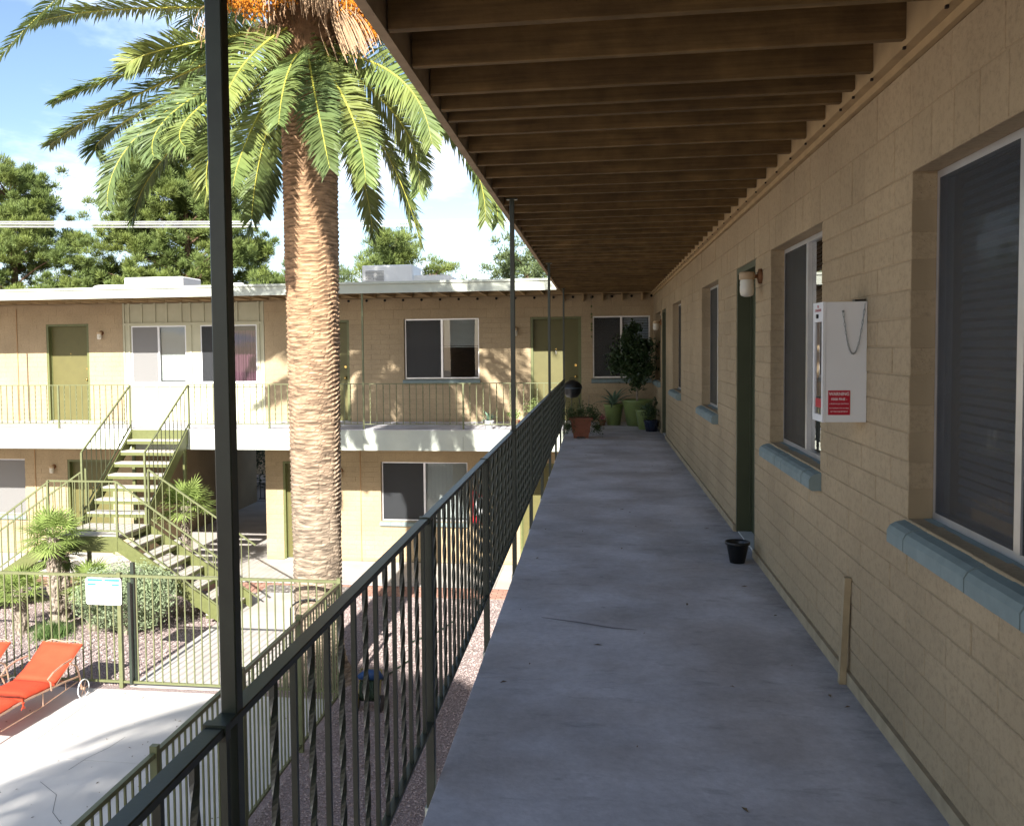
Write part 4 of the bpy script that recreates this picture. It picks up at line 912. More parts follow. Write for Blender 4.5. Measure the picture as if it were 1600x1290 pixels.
# ---------------------------------------------------------------- lounge chairs
ORG = mat('orange_cushion', (.50, .060, .024), rough=.8, var=.06, vs=6, bump=.3, bs=25, bd=.004)
BRZ = mat('faded_bronze_metal', (.46, .30, .21), rough=.45, var=.15, vs=12, metal=.3, bump=.1)
def lounger(x, y, rz, label):
    """head end toward +Y (local), foot toward -Y"""
    t = thing('lounge_chair', label, 'lounge chair', (x, y, 0), rz, 'orange lounge chairs by the pool fence')
    def ob(name, mb, mt, par=t, smooth=False):
        me = mesh_of(name, mb, mt, smooth); o = bpy.data.objects.new(name, me); COL.objects.link(o); o.parent = par; return o
    w = .31
    f = MB()
    for s_ in (-1, 1):
        f.tube([(s_*w, -1.35, .34), (s_*w, -.6, .37), (s_*w, .2, .33), (s_*w, .48, .30)], .013, 6); f.tube([(s_*w, -1.0, .16), (s_*w, -.3, .17), (s_*w, .45, .24)], .007, 6)
        f.tube([(s_*w, -.25, .17), (s_*w, -.25, .35)], .007, 5); f.tube([(s_*w, .2, .21), (s_*w, .2, .33)], .007, 5)
    for yy, zz in ((-1.35, .34), (-.6, .37), (.2, .33)): f.tube([(-w, yy, zz), (w, yy, zz)], .010, 6)
    fr0 = ob('frame', f, BRZ)
    for s_ in (-1, 1):
        ob('leg', MB().tube([(s_*w, -1.30, .34), (s_*w, -1.28, .0)], .012, 6), BRZ)
        ob('leg', MB().tube([(s_*(w), .30, .54), (s_*(w+.02), .42, .46), (s_*(w+.02), .47, .30), (s_*(w+.02), .50, .12)], .012, 6), BRZ)
        a = MB(); a.tube([(s_*(w+.03), -.12, .33), (s_*(w+.05), -.16, .45), (s_*(w+.04), -.20, .50), (s_*(w+.05), -.10, .56), (s_*(w+.05), .1, .60), (s_*(w+.03), .30, .60)], .012, 6); ob('armrest', a, BRZ)
        wh = MB(); cx_ = s_*(w+.05); pts = [(cx_, .50+.12*math.cos(2*math.pi*i/24), .13+.12*math.sin(2*math.pi*i/24)) for i in range(25)]
        wh.tube(pts, .0075, 6, cap=False); wo_ = ob('wheel', wh, WHITE, smooth=True)
        sp_ = MB()
        for i in range(6): a_ = math.pi*i/3; sp_.tube([(cx_, .50, .13), (cx_, .50+.115*math.cos(a_), .13+.115*math.sin(a_))], .004, 4)
        sp_.tube([(cx_-.02, .5, .13), (cx_+.02, .5, .13)], .02, 8); me = mesh_of('spokes', sp_, BRZ); o = bpy.data.objects.new('spokes', me); COL.objects.link(o); o.parent = wo_
    # back frame and top rail
    bf = MB()
    for s_ in (-1, 1): bf.tube([(s_*(w-.01), .0, .34), (s_*(w-.01), .59, .70)], .010, 6)
    bf.tube([(-w+.01, .59, .70), (-w+.12, .62, .735), (0, .61, .72), (w-.12, .62, .735), (w-.01, .59, .70)], .009, 6)
    ob('back_frame', bf, BRZ)
    # cushion sections: quilted slabs
    def cushion(name, y0, z0_, y1, z1_, th=.065, n=10, sag=.0):
        mb = MB(); m_ = 9; A = Vector((0, y0, z0_)); Bq = Vector((0, y1, z1_)); tg = (Bq-A).normalized(); nm = Vector((1, 0, 0)).cross(tg).normalized()
        rr = random.Random(int(y0*100)); rows = []
        for side in (1, 0):
            for i in range(n+1):
                for j in range(m_+1):
                    u = j/m_*2-1; v = i/n; e = (1-abs(u)**8)*(1-abs(2*v-1)**10)
                    p = A.lerp(Bq, v)+Vector((u*w*1.0*(1-.012*(1-abs(2*v-1)**6)), 0, 0))+nm*((th*(.35+.65*e)+rr.gauss(0, .0015)+.003*math.sin(v*23+u*2)) if side else 0)-Vector((0, 0, sag*math.sin(v*math.pi)))
                    mb.v.append(tuple(p))
        K = (n+1)*(m_+1)
        for i in range(n):
            for j in range(m_):
                a = i*(m_+1)+j; mb.f.append((a, a+1, a+m_+2, a+m_+1)); mb.f.append((K+a, K+a+m_+1, K+a+m_+2, K+a+1))
        for i in range(n):
            for j, fl in ((0, 0), (m_, 1)):
                a = i*(m_+1)+j; q = (a, a+m_+1, K+a+m_+1, K+a); mb.f.append(q if not fl else q[::-1])
        for j in range(m_):
            for i, fl in ((0, 1), (n, 0)):
                a = i*(m_+1)+j; q = (a, a+1, K+a+1, K+a); mb.f.append(q if fl else q[::-1])
        ob(name, mb, ORG, smooth=True)
    cushion('back_cushion', -.02, .365, .58, .70, n=14, sag=.035); cushion('seat_cushion', -.62, .385, -.02, .355, n=10); cushion('leg_cushion', -1.36, .355, -.63, .385, n=10)
    ti = MB()
    for s_ in (-1, 1):
        for a_ in (-.3, .1, .4): ti.tube([(s_*w, -.63, .40), (s_*(w+.02), -.63-.05*a_, .36), (s_*(w+.025), -.65+.1*a_, .29)], .007, 4)
    ob('cushion_tie', ti, ORG)
    return t
lounger(-7.33, 10.86, -.08, 'orange cushioned lounge chair on white wheels, back raised, in front of the fence')
lounger(-8.34, 10.80, -.02, 'orange lounge chair cut off by the left edge of the photograph')

# green plastic table corner by the near fence
gt = thing('side_table', 'green plastic side table partly hidden under the near railing', 'table', (-4.05, 6.65, 0))
GP = mat('green_plastic', (.05, .22, .09), rough=.4, bump=0, spec=.5)
obj('table_top', MB().cbox(-4.38, -3.78, 6.35, 7.05, .40, .44, .012), GP, gt)
for sx_ in (-4.33, -3.84):
    for sy_ in (6.40, 6.99): obj('leg', MB().box(sx_-.02, sx_+.02, sy_-.02, sy_+.02, .006, .40), GP, gt)

# garden cart / hose reel near fence corner
hc = thing('hose_reel', 'dark hose reel cart with a blue bundle on the gravel behind the railing', 'hose reel', (-2.95, 11.45, 0))
for s_ in (-1, 1):
    obj('wheel', MB().tube([(-2.95+s_*.16-.02, 11.35, .11), (-2.95+s_*.16+.02, 11.35, .11)], .11, 16), BLACKM, hc)
co_ = MB(); pts = []
for i in range(160):
    a = i*.39; pts.append((-2.95+(-.12+.24*((i % 53)/53)), 11.45+.13*math.cos(a), .24+.13*math.sin(a)))
co_.tube(pts, .014, 5); obj('hose', co_, mat('dark_hose', (.03, .05, .03), rough=.5), hc, smooth=True)
obj('blue_bundle', MB().tube([(-3.1, 11.4, .42), (-3.0, 11.42, .46), (-2.85, 11.45, .44), (-2.78, 11.48, .40)], [.03, .07, .07, .02], 10), mat('blue_tarp', (.02, .06, .17), rough=.5), hc, smooth=True)
hf = MB()
for s_ in (-1, 1): hf.tube([(-2.95+s_*.14, 11.3, .05), (-2.95+s_*.14, 11.5, .5)], .011, 6)
hf.tube([(-3.09, 11.5, .5), (-2.81, 11.5, .5)], .011, 6); obj('frame', hf, mat('yellow_paint', (.20, .16, .05), rough=.5), hc)
# drooping hose on gravel by trunk
obj('garden_hose', MB().tube([(-3.1, 11.9, .02), (-3.0, 12.6, .02), (-2.8, 13.3, .02), (-2.95, 14.1, .02), (-2.6, 14.7, .02), (-2.45, 15.3, .02)], .011, 6), MATS['dark_hose'], label='dark garden hose snaking over the sunny gravel beyond the railing', cat='hose')

# red extinguisher cabinet on far lower wall
rc = thing('fire_cabinet', 'red fire extinguisher cabinet on the far ground-floor wall glimpsed through the balusters', 'cabinet', (-2.53, YW, .93))
obj('case', MB().cbox(-2.69, -2.38, YW-.17, YW, .93, 1.62, .008), mat('red_enamel', (.42, .015, .02), rough=.4, bump=0), rc)
obj('window', MB().box(-2.62, -2.45, YW-.176, YW-.171, 1.10, 1.5), WHITE, rc)

# ---------------------------------------------------------------- things on the near wall
xc = thing('extinguisher_cabinet', 'white metal fire extinguisher cabinet with red warning sticker and chain on the right wall', 'cabinet', (XW, 4.29, 4.356))
CX0 = .99; CY0, CY1 = 4.205, 4.385; CZ0, CZ1 = 4.356, 4.884
cs_ = MB(); cs_.cbox(CX0+.004, XW-.0005, CY0, CY0+.004, CZ0, CZ1, .001); cs_.box(CX0+.004, XW-.0005, CY1-.004, CY1, CZ0, CZ1); cs_.box(CX0+.004, XW-.0005, CY0+.004, CY1-.004, CZ1-.004, CZ1-.0005); cs_.box(CX0+.004, XW-.0005, CY0+.004, CY1-.004, CZ0+.0005, CZ0+.004); cs_.box(XW-.006, XW-.001, CY0+.004, CY1-.004, CZ0+.004, CZ1-.004)
obj('case', cs_, WHITE, xc)
df = MB(); df.box(CX0-.008, CX0+.003, CY0-.002, CY0+.022, CZ0-.001, CZ1+.001); df.box(CX0-.008, CX0+.003, CY1-.022, CY1+.002, CZ0-.001, CZ1+.001); df.box(CX0-.008, CX0+.003, CY0+.022, CY1-.022, CZ1-.085, CZ1+.001); df.box(CX0-.008, CX0+.003, CY0+.022, CY1-.022, CZ0-.001, CZ0+.03)
dd_ = obj('door', df, WHITE, xc)
obj('pane', MB().box(CX0-.002, CX0, CY0+.022, CY1-.022, CZ0+.03, CZ1-.085), GLASS, dd_)
obj('latch', MB().tube([(CX0-.008, (CY0+CY1)/2, CZ1-.06), (CX0-.016, (CY0+CY1)/2, CZ1-.06)], .010, 10), BLACKM, dd_)
ex = obj('extinguisher', MB().lathe([(0, 0), (.05, 0), (.055, .02), (.055, .30), (.04, .36), (.015, .38), (.015, .42), (.03, .42), (.03, .44), (0, .44)], (1.085, 4.295, CZ0+.006), 18), mat('extinguisher_red', (.45, .02, .02), rough=.3, bump=0, spec=.5), xc, smooth=True)
RED = mat('sticker_red', (.42, .012, .03), rough=.5, var=.05, bump=0); TXT = mat('sticker_white', (.78, .74, .74), rough=.5, bump=0, var=0)
stz = (CX0+.016, CX0+.108); obj('sticker', MB().box(stz[0], stz[1], CY0-.0025, CY0-.0008, CZ0+.032, CZ0+.140), RED, xc)
def text(body, size, loc, rot, mt, parent, name='lettering', align='CENTER', bold=0, sx_=1):
    cu = bpy.data.curves.new(name, 'FONT'); cu.body = body; cu.size = size; cu.align_x = align; cu.align_y = 'CENTER'; cu.offset = bold; cu.extrude = .0002
    tmp = bpy.data.objects.new('tmp', cu); COL.objects.link(tmp); bpy.context.view_layer.update()
    me = bpy.data.meshes.new_from_object(tmp.evaluated_get(bpy.context.evaluated_depsgraph_get())); bpy.data.objects.remove(tmp)
    me.name = name; me.materials.clear(); me.materials.append(mt)
    o = bpy.data.objects.new(name, me); COL.objects.link(o); o.parent = parent; o.location = Vector(loc)-wl(parent); o.rotation_euler = rot; o.scale = (sx_, 1, 1); return o
cxm = (stz[0]+stz[1])/2; ry = CY0-.0032; HP = math.pi/2
for s_, sz, z, k in (('WARNING', .0205, .124, .86), ('$500 FINE -', .0150, .101, .92), ('6 MONTHS JAIL SENTENCE', .0080, .081, .84), ('FOR TAMPERING WITH OR MISUSE', .0066, .062, .80), ('OF FIRE EQUIPMENT', .0085, .047, .95)):
    text(s_, sz, (cxm, ry, CZ0+z), (HP, 0, 0), TXT, xc, bold=.0002 if sz > .01 else .0, sx_=k)
text('FIRE\nEXTINGUISHER', .017, (CX0-.0085, (CY0+CY1)/2, CZ1-.026), (HP, 0, -HP), RED, xc)
obj('door_sticker', MB().box(CX0-.0032, CX0-.0022, CY0+.03, CY1-.03, CZ0+.06, CZ0+.10), RED, xc)
chn = MB(); pa = Vector((CX0+.075, CY0-.006, CZ1-.045)); pb = Vector((XW-.012, CY0-.006, CZ1-.01)); nl = 34
for i in range(nl):
    def cp(t):
        x = pa.x+(pb.x-pa.x)*t; s_ = (2*t-1); z = (pa.z*(1-t)+pb.z*t)-.20*(1-abs(s_)**2.1); return Vector((x, pa.y, z))
    a, b = cp(i/nl), cp((i+1)/nl); mdp = (a+b)/2; dd = (b-a)/2*1.25; pr = Vector((0, 1, 0)) if i % 2 else dd.cross(Vector((0, 1, 0))).normalized()
    ring = [mdp+dd*math.cos(q*math.pi/4)+pr*.0032*math.sin(q*math.pi/4) for q in range(9)]; chn.tube(ring, .0011, 4, cap=False)
obj('chain', chn, mat('tarnished_steel', (.22, .24, .24), rough=.4, metal=.8), xc)
obj('chain_screw', MB().tube([pa+Vector((0, .006, .003)), pa+Vector((0, -.002, .003))], .005, 8), MATS['tarnished_steel'], xc)
obj('top_bracket', MB().box(XW-.05, XW-.005, CY0+.01, CY0+.05, CZ1, CZ1+.01), BLACKM, xc)

# leaning metal strip at the wall base
ls_ = MB(); ls_.slab((1.122, 4.425, 3.62), (1.100, 4.425, 3.109), .042, .0, (0, 1, 0))
ls_ = MB()
k = [(1.135, 4.40), (1.164, 4.40), (1.164, 4.432), (1.135, 4.432)]
for (zz, dx_, dy_) in ((FZ+.001, -.016, .02), (3.615, 0, 0)):
    ls_.v += [(a+dx_, b+dy_, zz) for a, b in k]
ls_.f = [(3, 2, 1, 0), (4, 5, 6, 7), (0, 1, 5, 4), (1, 2, 6, 5), (2, 3, 7, 6), (3, 0, 4, 7)]
obj('metal_channel', ls_, mat('tan_metal', (.36, .28, .17), rough=.6, var=.2, vs=10), label='short tan metal channel standing against the base of the right wall', cat='metal strip')
# black nursery pot
obj('plant_pot', MB().lathe([(0, .006), (.05, 0), (.053, .0), (.080, .135), (.089, .137), (.090, .155), (.084, .157), (.078, .14), (.05, .02), (0, .02)], (1.015, 6.86, FZ), 28), BLACKM, smooth=True, label='small empty black plastic pot on the floor beside the near dark door', cat='pot')

# ---------------------------------------------------------------- potted plants in the far corner
GPOT = mat('lime_glaze', (.19, .25, .085), rough=.3, var=.1, vs=6, bump=.05, spec=.5)
NPOT = mat('navy_glaze', (.014, .022, .05), rough=.25, bump=.05, spec=.6)
TERRA = mat('terracotta', (.19, .075, .045), rough=.85, var=.12, vs=12)
SOIL = mat('soil', (.05, .035, .025), rough=1)
DKL = mat('dark_leaf', (.035, .065, .02), rough=.4, var=.35, vs=9, bump=0, spec=.5, trans=.15)
AGV = mat('agave_leaf', (.12, .19, .13), rough=.5, var=.15, vs=9, bump=0)
def pot(name, label, x, y, r_, h, mt, plant=None, seed=0, group=None, cat='potted plant'):
    t = thing(name, label, cat, (x, y, FZ), 0, group)
    obj('pot', MB().lathe([(0, .004), (r_*.66, 0), (r_*.68, 0), (r_*.95, h*.9), (r_*1.02, h*.93), (r_*1.02, h), (r_*.93, h), (r_*.90, h*.9), (0, h*.9)], (x, y, FZ), 32), mt, t, smooth=True)
    obj('soil', MB().lathe([(0, h*.905), (r_*.89, h*.905)], (x, y, FZ), 16), SOIL, t)
    return t
def agave(t, x, y, z, n, ln, seed):
    r = random.Random(seed)
    for i in range(n):
        az = i*2.4; el = 1.2-.95*(i/n)+r.uniform(-.1, .1); hh = Vector((math.cos(az), math.sin(az), 0)); l_ = ln*r.uniform(.8, 1.1); pts = []
        for k in range(6):
            q = k/5; e = el-.75*q*q; p = (pts[-1][0] if pts else Vector((x, y, z)))+(hh*math.cos(e)+Vector((0, 0, math.sin(e))))*l_/5*(k > 0); pts.append((p, e))
        mb = MB(); s_ = Vector((-hh.y, hh.x, 0))
        for k, (p, e) in enumerate(pts):
            w = .032*math.sin(math.pi*min(.97, .3+.7*k/5)); nn_ = Vector((0, 0, 1))*math.cos(e)-hh*math.sin(e)
            mb.v += [tuple(p-s_*w+nn_*w*.5), tuple(p), tuple(p+s_*w+nn_*w*.5)]
        for k in range(5):
            a = k*3; mb.f += [(a, a+1, a+4, a+3), (a+1, a+2, a+5, a+4)]
        obj('leaf', mb, AGV, t)
t = pot('potted_agave', 'spiky agave in a lime green pot, left of the potted tree', .33, 18.75, .20, .42, GPOT); agave(t, .33, 18.75, FZ+.40, 16, .52, 1)
t = pot('potted_tree', 'bushy dark potted tree in the largest lime green pot in the corner', .80, 18.62, .31, .52, GPOT)
obj('trunk', MB().tube([(.80, 18.62, FZ+.45), (.79, 18.60, FZ+.8), (.74, 18.56, FZ+1.15)], [.025, .02, .016], 7).tube([(.79, 18.6, FZ+.75), (.9, 18.5, FZ+1.2)], .013, 6).tube([(.79, 18.6, FZ+.8), (.55, 18.5, FZ+1.25)], .012, 6), FTR, t)
mb = MB(); r = random.Random(77)
for c, q in (((.72, 18.5, FZ+1.15), .33), ((.45, 18.45, FZ+1.38), .26), ((.85, 18.42, FZ+1.45), .34), ((.62, 18.45, FZ+1.65), .28), ((.95, 18.5, FZ+1.15), .26), ((.38, 18.5, FZ+1.2), .2), ((.72, 18.45, FZ+1.95), .16), ((.60, 18.45, FZ+1.82), .14), ((.95, 18.45, FZ+1.62), .2), ((.80, 18.5, FZ+.88), .2)):
    leaf_cloud(mb, c, q, q, q*.9, int(2600*q), .034, r, shell=.25, lump=.3, flat=.2)
obj('foliage', mb, DKL, t, kind='stuff')
t = pot('potted_agave', 'small agave in a mid-sized lime green pot in front of the potted tree', .92, 17.75, .20, .38, GPOT); agave(t, .92, 17.75, FZ+.34, 9, .26, 2)
t = pot('potted_plant', 'leafy plant in a round navy blue pot near the far door of the right wall', 1.0, 17.33, .15, .21, NPOT); mb = MB(); leaf_cloud(mb, (.98, 17.35, FZ+.34), .17, .15, .2, 420, .022, r, shell=.2)
for k in range(10): leaf_cloud(mb, (1.06+r.gauss(0, .02), 17.35, FZ+.3+.035*k), .03, .03, .03, 10, .02, r)
obj('foliage', mb, DKL, t, kind='stuff')
# square terracotta planter with trailing plants
t = thing('square_planter', 'square terracotta planter with trailing plants at the walkway end by the railing', 'planter', (-.28, 16.0, FZ))
tp = MB()
def frust(mb, cx_, cy_, z0_, z1_, a, b):
    k = len(mb.v)
    for z, q in ((z0_, a), (z1_, b)): mb.v += [(cx_-q, cy_-q, z), (cx_+q, cy_-q, z), (cx_+q, cy_+q, z), (cx_-q, cy_+q, z)]
    mb.f += [(k+3, k+2, k+1, k), (k+4, k+5, k+6, k+7)]+[(k+i, k+(i+1) % 4, k+4+(i+1) % 4, k+4+i) for i in range(4)]
frust(tp, -.28, 16.1, FZ+.03, FZ+.32, .13, .18); frust(tp, -.28, 16.1, FZ+.32, FZ+.36, .20, .205); frust(tp, -.28, 16.1, FZ+.10, FZ+.12, .15, .155); frust(tp, -.28, 16.1, FZ+.22, FZ+.24, .17, .175)
for a in (-.38, -.18): tp.box(a-.03, a+.03, 15.98, 16.2, FZ, FZ+.03)
obj('planter_box', tp, TERRA, t)
mb = MB()
for c, q in (((-.46, 16.0, FZ+.42), .17), ((-.28, 16.1, FZ+.44), .17), ((-.05, 16.1, FZ+.38), .2), ((0.0, 16.05, FZ+.18), .13), ((-.5, 15.95, FZ+.2), .12), ((-.12, 15.98, FZ+.5), .08)): leaf_cloud(mb, c, q, q, q, int(3200*q), .017, r, shell=.15, lump=.4, flat=0, zmin=FZ+.01)
obj('foliage', mb, mat('herb_leaf', (.055, .085, .03), rough=.6, var=.3, vs=12, bump=0), t, kind='stuff')
mb = MB(); mb.tube([(-.16, 16.1, FZ+.4), (-.14, 16.1, FZ+.75)], .006, 4); obj('stake', mb, FTR, t)
# small clay pots with pink flowers near the wall
t = thing('potted_plant', 'little pot of pink flowers between the agave pot and the square planter', 'potted plant', (.10, 18.6, FZ))
obj('pot', MB().lathe([(0, 0), (.05, 0), (.075, .11), (.07, .11), (0, .10)], (.10, 18.6, FZ), 16), TERRA, t); mb = MB(); leaf_cloud(mb, (.10, 18.6, FZ+.16), .09, .08, .07, 160, .015, r, shell=.2); obj('flowers', mb, mat('pink_flower', (.35, .05, .12), bump=0), t, kind='stuff')
# kettle grill
t = thing('kettle_grill', 'black kettle grill with lid standing at the far door', 'grill', (-.62, 18.7, FZ))
t.location = (-.60, 18.55, FZ); gx, gy = -.50, 18.55
obj('bowl', MB().lathe([(.02, .56), (.11, .58), (.175, .66), (.195, .76), (.20, .765)], (gx, gy, FZ), 26), BLACKM, t, smooth=True)
obj('lid', MB().lathe([(.202, .77), (.19, .82), (.13, .885), (.05, .92), (0, .93)], (gx, gy, FZ), 26), mat('grill_enamel', (.012, .013, .015), rough=.45, bump=0, spec=.7), t, smooth=True)
obj('rim', MB().lathe([(.204, .757), (.210, .765), (.204, .773)], (gx, gy, FZ), 26), mat('grill_rim', (.10, .14, .18), rough=.4), t)
for k in range(3):
    a = k*2.094+.5; obj('leg', MB().tube([(gx+.15*math.cos(a), gy+.15*math.sin(a), FZ+.56), (gx+.25*math.cos(a), gy+.25*math.sin(a), FZ)], .009, 6), BLACKM, t)
obj('handle', MB().tube([(gx-.05, gy-.02, FZ+.92), (gx-.04, gy-.02, FZ+.965), (gx+.04, gy-.02, FZ+.965), (gx+.05, gy-.02, FZ+.92)], .008, 6), BLACKM, t)
# wind chime
t = thing('wind_chime', 'thin hanging wind chime on a chain under the eaves by the corner window', 'wind chime', (-.11, 18.9, 5.79))
obj('cord', MB().tube([(-.11, 18.9, 5.79), (-.11, 18.9, 4.75)], .003, 4), FTR, t)
obj('crystal', MB().lathe([(0, .04), (.03, 0), (0, -.04)], (-.11, 18.9, 5.70), 8), GLASS, t)
for k, z in enumerate((5.52, 5.36, 5.30, 5.16, 5.10, 5.04, 4.9)): obj('charm', MB().lathe([(0, .03), (.02+.006*(k % 2), 0), (0, -.035)], (-.11, 18.9, z), 6), mat('charm_green', (.12, .14, .05), rough=.4), t)
# pots on far walkway
t = pot('potted_succulent', 'spiky succulent in a small white pot on the far walkway edge', -2.10, 17.72, .10, .17, WHITE); agave(t, -2.10, 17.72, FZ+.15, 8, .28, 5)
t = pot('potted_plant', 'bushy sunlit plant in a clay pot behind the slim tall post on the far walkway', -1.25, 18.3, .14, .2, TERRA); mb = MB(); leaf_cloud(mb, (-1.25, 18.3, FZ+.38), .2, .18, .22, 700, .02, r, shell=.2); obj('foliage', mb, mat('pale_leaf', (.15, .19, .06), bump=0), t, kind='stuff')
t = pot('potted_plant', 'bright green plant left of the slim tall post on the far walkway', -1.62, 18.2, .10, .14, TERRA); mb = MB(); leaf_cloud(mb, (-1.65, 18.2, FZ+.25), .15, .12, .13, 400, .02, r, shell=.2); obj('foliage', mb, mat('bright_leaf', (.14, .22, .05), bump=0), t, kind='stuff')

# ---------------------------------------------------------------- roof equipment, wires
def hvac(label, x0, x1, y0, y1, z0, z1, duct, lou):
    t = thing('roof_air_conditioner', label, 'air conditioner', ((x0+x1)/2, y0, z0), 0, 'white cooling units on the far roof')
    obj('cabinet', MB().cbox(x0, x1, y0, y1, z0, z1, .02), OFFW, t)
    if lou:
        for k in range(9): obj('louver', MB().box(x0+.08, x0+.08+.42, y0-.012, y0-.003, z1-.14-k*.033, z1-.12-k*.033), GREYL, t)
    a, b, zt = duct; n = 8; mb = MB(); prof = []
    s_ = 1 if b > a else -1
    for i in range(n+1): th = math.pi/2*i/n; prof.append((b-s_*.16*(1-math.sin(th)) , z0+(zt-z0)*math.cos(th)**.6))
    k = [(a, z0), (a, zt)]+[(b-s_*.22+s_*.22*math.sin(math.pi/2*i/n), z0+(zt-z0)*(.35+.65*math.cos(math.pi/2*i/n))) for i in range(n+1)]+[(b, z0)]
    nn_ = len(k)
    for yy in (y0+.15, y1-.15): mb.v += [(p, yy, q) for p, q in k]
    mb.f = [tuple(range(nn_)) if s_ > 0 else tuple(range(nn_))[::-1], tuple(range(nn_, 2*nn_))[::-1] if s_ > 0 else tuple(range(nn_, 2*nn_))]+[(j, (j+1) % nn_, nn_+(j+1) % nn_, nn_+j) for j in range(nn_)]
    obj('duct', mb, OFFW, t)
hvac('white roof cooling unit with rounded duct above the batten wall', -10.95, -9.5, 20.1, 21.1, 6.0, 6.42, (-10.95, -11.9, 6.27), 0)
hvac('taller white roof cooling unit with a louvred face right of the palm trunk', -5.2, -4.05, 20.0, 21.0, 6.0, 6.56, (-4.05, -3.1, 6.33), 1)
vp_ = thing('roof_vent', 'small white vent pipe on the far roof just left of the palm trunk', 'vent pipe', (-8.1, 20.0, 6)); obj('pipe', MB().lathe([(.09, 0), (.09, .14), (.12, .15), (.12, .23), (0, .24)], (-8.1, 20, 6.0), 14), OFFW, vp_)
for k, dz in enumerate((0, .10, .17)):
    pts = [(-42+i*4.2, 30, 9.4+dz-(.95+.0)*(i/20)*1.6+.012*(i-10)**2*.5) for i in range(21)]
    obj('power_line', MB().tube(pts, .022, 5), mat('cable_grey', (.55, .55, .53), rough=.5), label=('lowest of the three pale overhead cables crossing in front of the pines', 'middle one of the three pale overhead cables before the pines', 'uppermost of the three pale overhead cables before the pines')[k], cat='cable', group='overhead cables behind the far roof')

# ---------------------------------------------------------------- trees beyond the far wing
NEED = mat('pine_needle', (.14, .19, .055), rough=.6, var=.3, vs=1.6, bump=0, col2=(.17, .21, .05), s2=.7, trans=.25)
NEED2 = mat('olive_tree_leaf', (.13, .17, .07), rough=.6, var=.25, vs=2, bump=0, trans=.25)
PBK = mat('pine_bark', (.16, .10, .065), rough=1, var=.25, vs=3)
def pine(x, y, ztop, blobs, seed, label, m_=NEED, nb=620, ls=.19, lw_=.021):
    r = random.Random(seed); t = thing('pine_tree', label, 'pine tree', (x, y, 0), 0, 'trees beyond the far roof')
    tr = MB(); tr.tube([(x, y, 0), (x+.1, y, ztop*.5), (x, y, ztop*.95)], [.32, .2, .04], 9)
    mb = MB()
    for (bx, bz, br) in blobs:
        by = y+r.uniform(-1.8, 1.8); zz = max(2, bz-abs(bx-x)*.35-.3); tr.tube([(x, y, min(zz, ztop*.9)), ((x+bx)/2, (y+by)/2, (zz+bz)/2+.1), (bx, by, bz)], [.05, .03, .012], 5)
        nsub = int(7+br*16)
        for s_ in range(nsub):
            d = Vector((r.gauss(0, .62), r.gauss(0, .6), r.gauss(0, .42)))*br*1.25; c = Vector((bx, by, bz))+d; sr = r.uniform(.16, .34)
            for i in range(int(nb*.34)):
                e = Vector((r.gauss(0, 1), r.gauss(0, 1), r.gauss(0, .8)+.35)).normalized(); p = c+e*sr*r.random()**.6; q = p+(e*.8+Vector((0, 0, .55))).normalized()*ls*r.uniform(.5, 1.2); w = e.cross(Vector((r.gauss(0, 1), r.gauss(0, 1), r.gauss(0, 1)))).normalized()*lw_
                k = len(mb.v); mb.v += [tuple(p-w), tuple(p+w), tuple(q)]; mb.f.append((k, k+1, k+2))
    obj('trunk', tr, PBK, t); obj('crown', mb, m_, t, kind='stuff')
r = random.Random(5)
def blobset(x, zlo, ztop, wid, n, seed, top=.12):
    r = random.Random(seed); out = []
    for i in range(n):
        f = r.random(); z = zlo+(ztop-zlo)*f; w = wid*(top+(1-top)*(1-f)**.75)*(.9 if f < .12 else 1); s_ = r.choice((-1, 1))*r.random()**.6
        out.append((x+s_*w, z, r.uniform(.45, .95)*(.6+.4*(1-f))))
    for i in range(n//3): f = r.random(); out.append((x+r.uniform(-.5, .5), zlo+(ztop-zlo)*f*.95, r.uniform(.5, .9)))
    out.append((x, ztop-.35, .4)); return out
b1 = blobset(-27.6, 5.5, 13.2, 4.4, 62, 2, .35); pine(-27.4, 40, 13.2, b1, 2, 'tall dense pine at the left edge beyond the far roof')
b2 = blobset(-18.9, 6.0, 14.9, 4.6, 78, 3, .22); pine(-18.7, 40, 14.6, b2, 3, 'broad pine behind the palm fronds and the near post')
b3 = blobset(-9.0, 6.2, 9.7, 1.5, 16, 4, .2); pine(-9.0, 40, 9.8, b3, 4, 'small pine above the louvred cooling unit', nb=260)
b4 = [(-7.2, 8.1, .45), (-6.8, 8.3, .35), (-7.6, 7.7, .5), (-6.9, 7.4, .5)]; pine(-7.3, 40, 8.4, b4, 6, 'little pine right of the cooling unit duct', nb=200)
b5 = [(-4.2, 8.0, .6), (-3.5, 8.5, .6), (-2.8, 8.6, .6), (-3.2, 7.8, .8), (-2.2, 8.2, .7), (-1.6, 7.6, .8), (-4.0, 7.3, .7), (-2.6, 7.2, .8)]; pine(-3.0, 40, 8.5, b5, 7, 'pale olive-green leafy tree beyond the roof beside the slim posts', m_=NEED2, nb=260, ls=.13, lw_=.035)
b6 = [(-11.6, 7.6, .5), (-11.1, 7.9, .4), (-10.6, 7.7, .5), (-12.1, 7.3, .5)]; pine(-11.3, 40, 7.9, b6, 8, 'low bright green tree top just right of the palm trunk above the roof', m_=NEED2, nb=200)
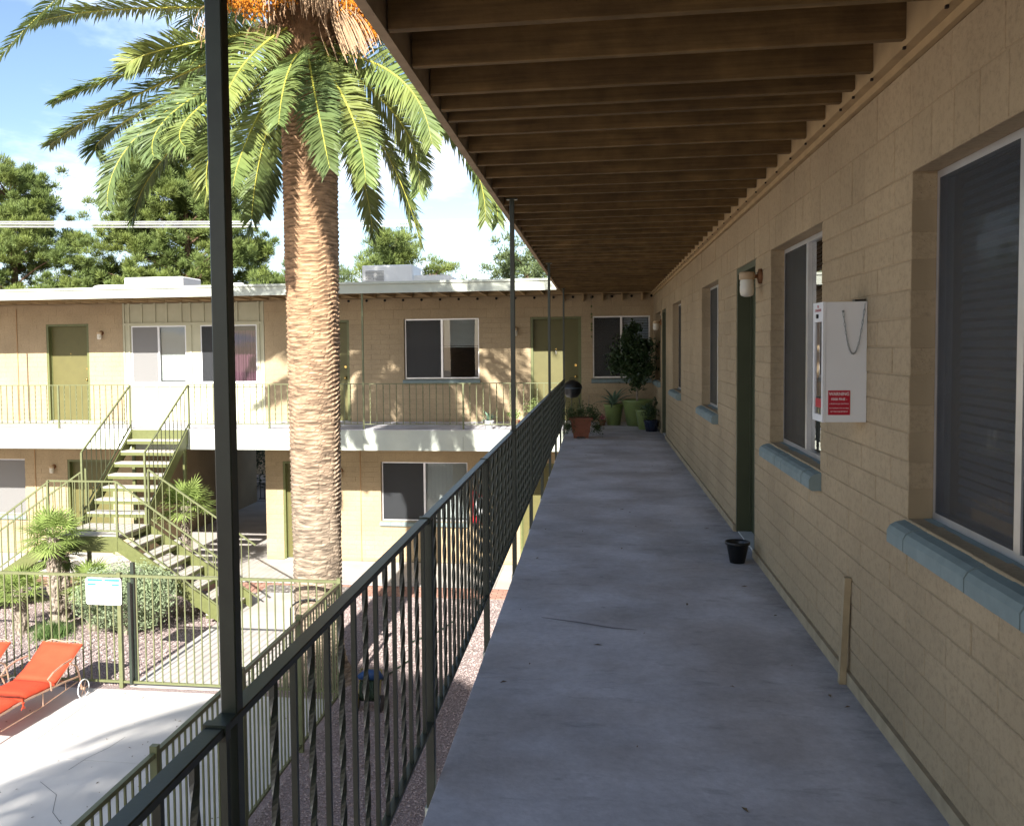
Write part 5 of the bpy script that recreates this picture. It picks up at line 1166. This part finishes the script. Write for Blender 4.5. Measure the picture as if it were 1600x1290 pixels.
b7 = blobset(-22.8, 5.5, 8.4, 1.4, 18, 9, .3); pine(-22.8, 42, 9, b7, 9, 'shorter pine filling the gap between the two tall pines')
# hedge and low fence behind breezeway
hd = thing('hedge', 'dark hedge seen through the far end of the breezeway', 'hedge', (-11, 29.5, 0)); mb = MB(); leaf_cloud(mb, (-12, 30, 1.6), 2.6, 1.0, 1.8, 9000, .05, r, shell=.2); obj('foliage', mb, DKL, hd, kind='stuff')
obj('trunk', MB().tube([(-12, 30, 0), (-12, 30, 2)], .08, 6), PBK, hd)
bf = thing('low_fence', 'low dark iron fence at the back end of the breezeway', 'fence', (-9, 26.95, 0))
obj('top_rail', MB().box(-10.4, -7.4, 26.93, 26.96, .55, .58), BLACKM, bf); obj('bottom_rail', MB().box(-10.4, -7.4, 26.93, 26.96, .08, .11), BLACKM, bf)
pk = mesh_of('picket', MB().box(-.008, .008, -.008, .008, 0, .5), BLACKM)
for i in range(24): inst('picket', pk, bf, (-10.35+i*.125, 26.945, .09))
obj('garden_wall', MB().box(-18, 0, 33, 33.2, 0, 2.6), MORTAR, label='plain tan garden wall behind the hedge beyond the breezeway', cat='wall')

# dry litter on the deck, the gravel and the walkway
def litter(n, x0, x1, y0, y1, z, seed, label):
    r = random.Random(seed); mb = MB()
    for i in range(n):
        x, y, a, l_ = r.uniform(x0, x1), r.uniform(y0, y1), r.uniform(0, 6.28), r.uniform(.008, .028); c, q = math.cos(a)*l_, math.sin(a)*l_; w = .3
        mb.quad((x-c, y-q, z), (x+q*w, y-c*w, z+.004), (x+c, y+q, z+.001), (x-q*w, y+c*w, z+.006))
    o = obj('leaf_litter', mb, mat('dry_leaf', (.16, .11, .06), var=.4, vs=30, bump=0), kind='stuff'); tagp(o, label=label, cat='dry leaves')
litter(170, -9, -3.7, 6, 11.6, .009, 1, 'specks of dry leaf litter scattered on the pale pool deck')
litter(46, -.5, 1.1, 2.2, 15, FZ+.002, 2, 'a few specks of dry litter on the shaded upper walkway')
litter(420, -3.3, -.7, 6, 16.6, .012, 3, 'dry palm litter lying on the gravel strip below the railing')
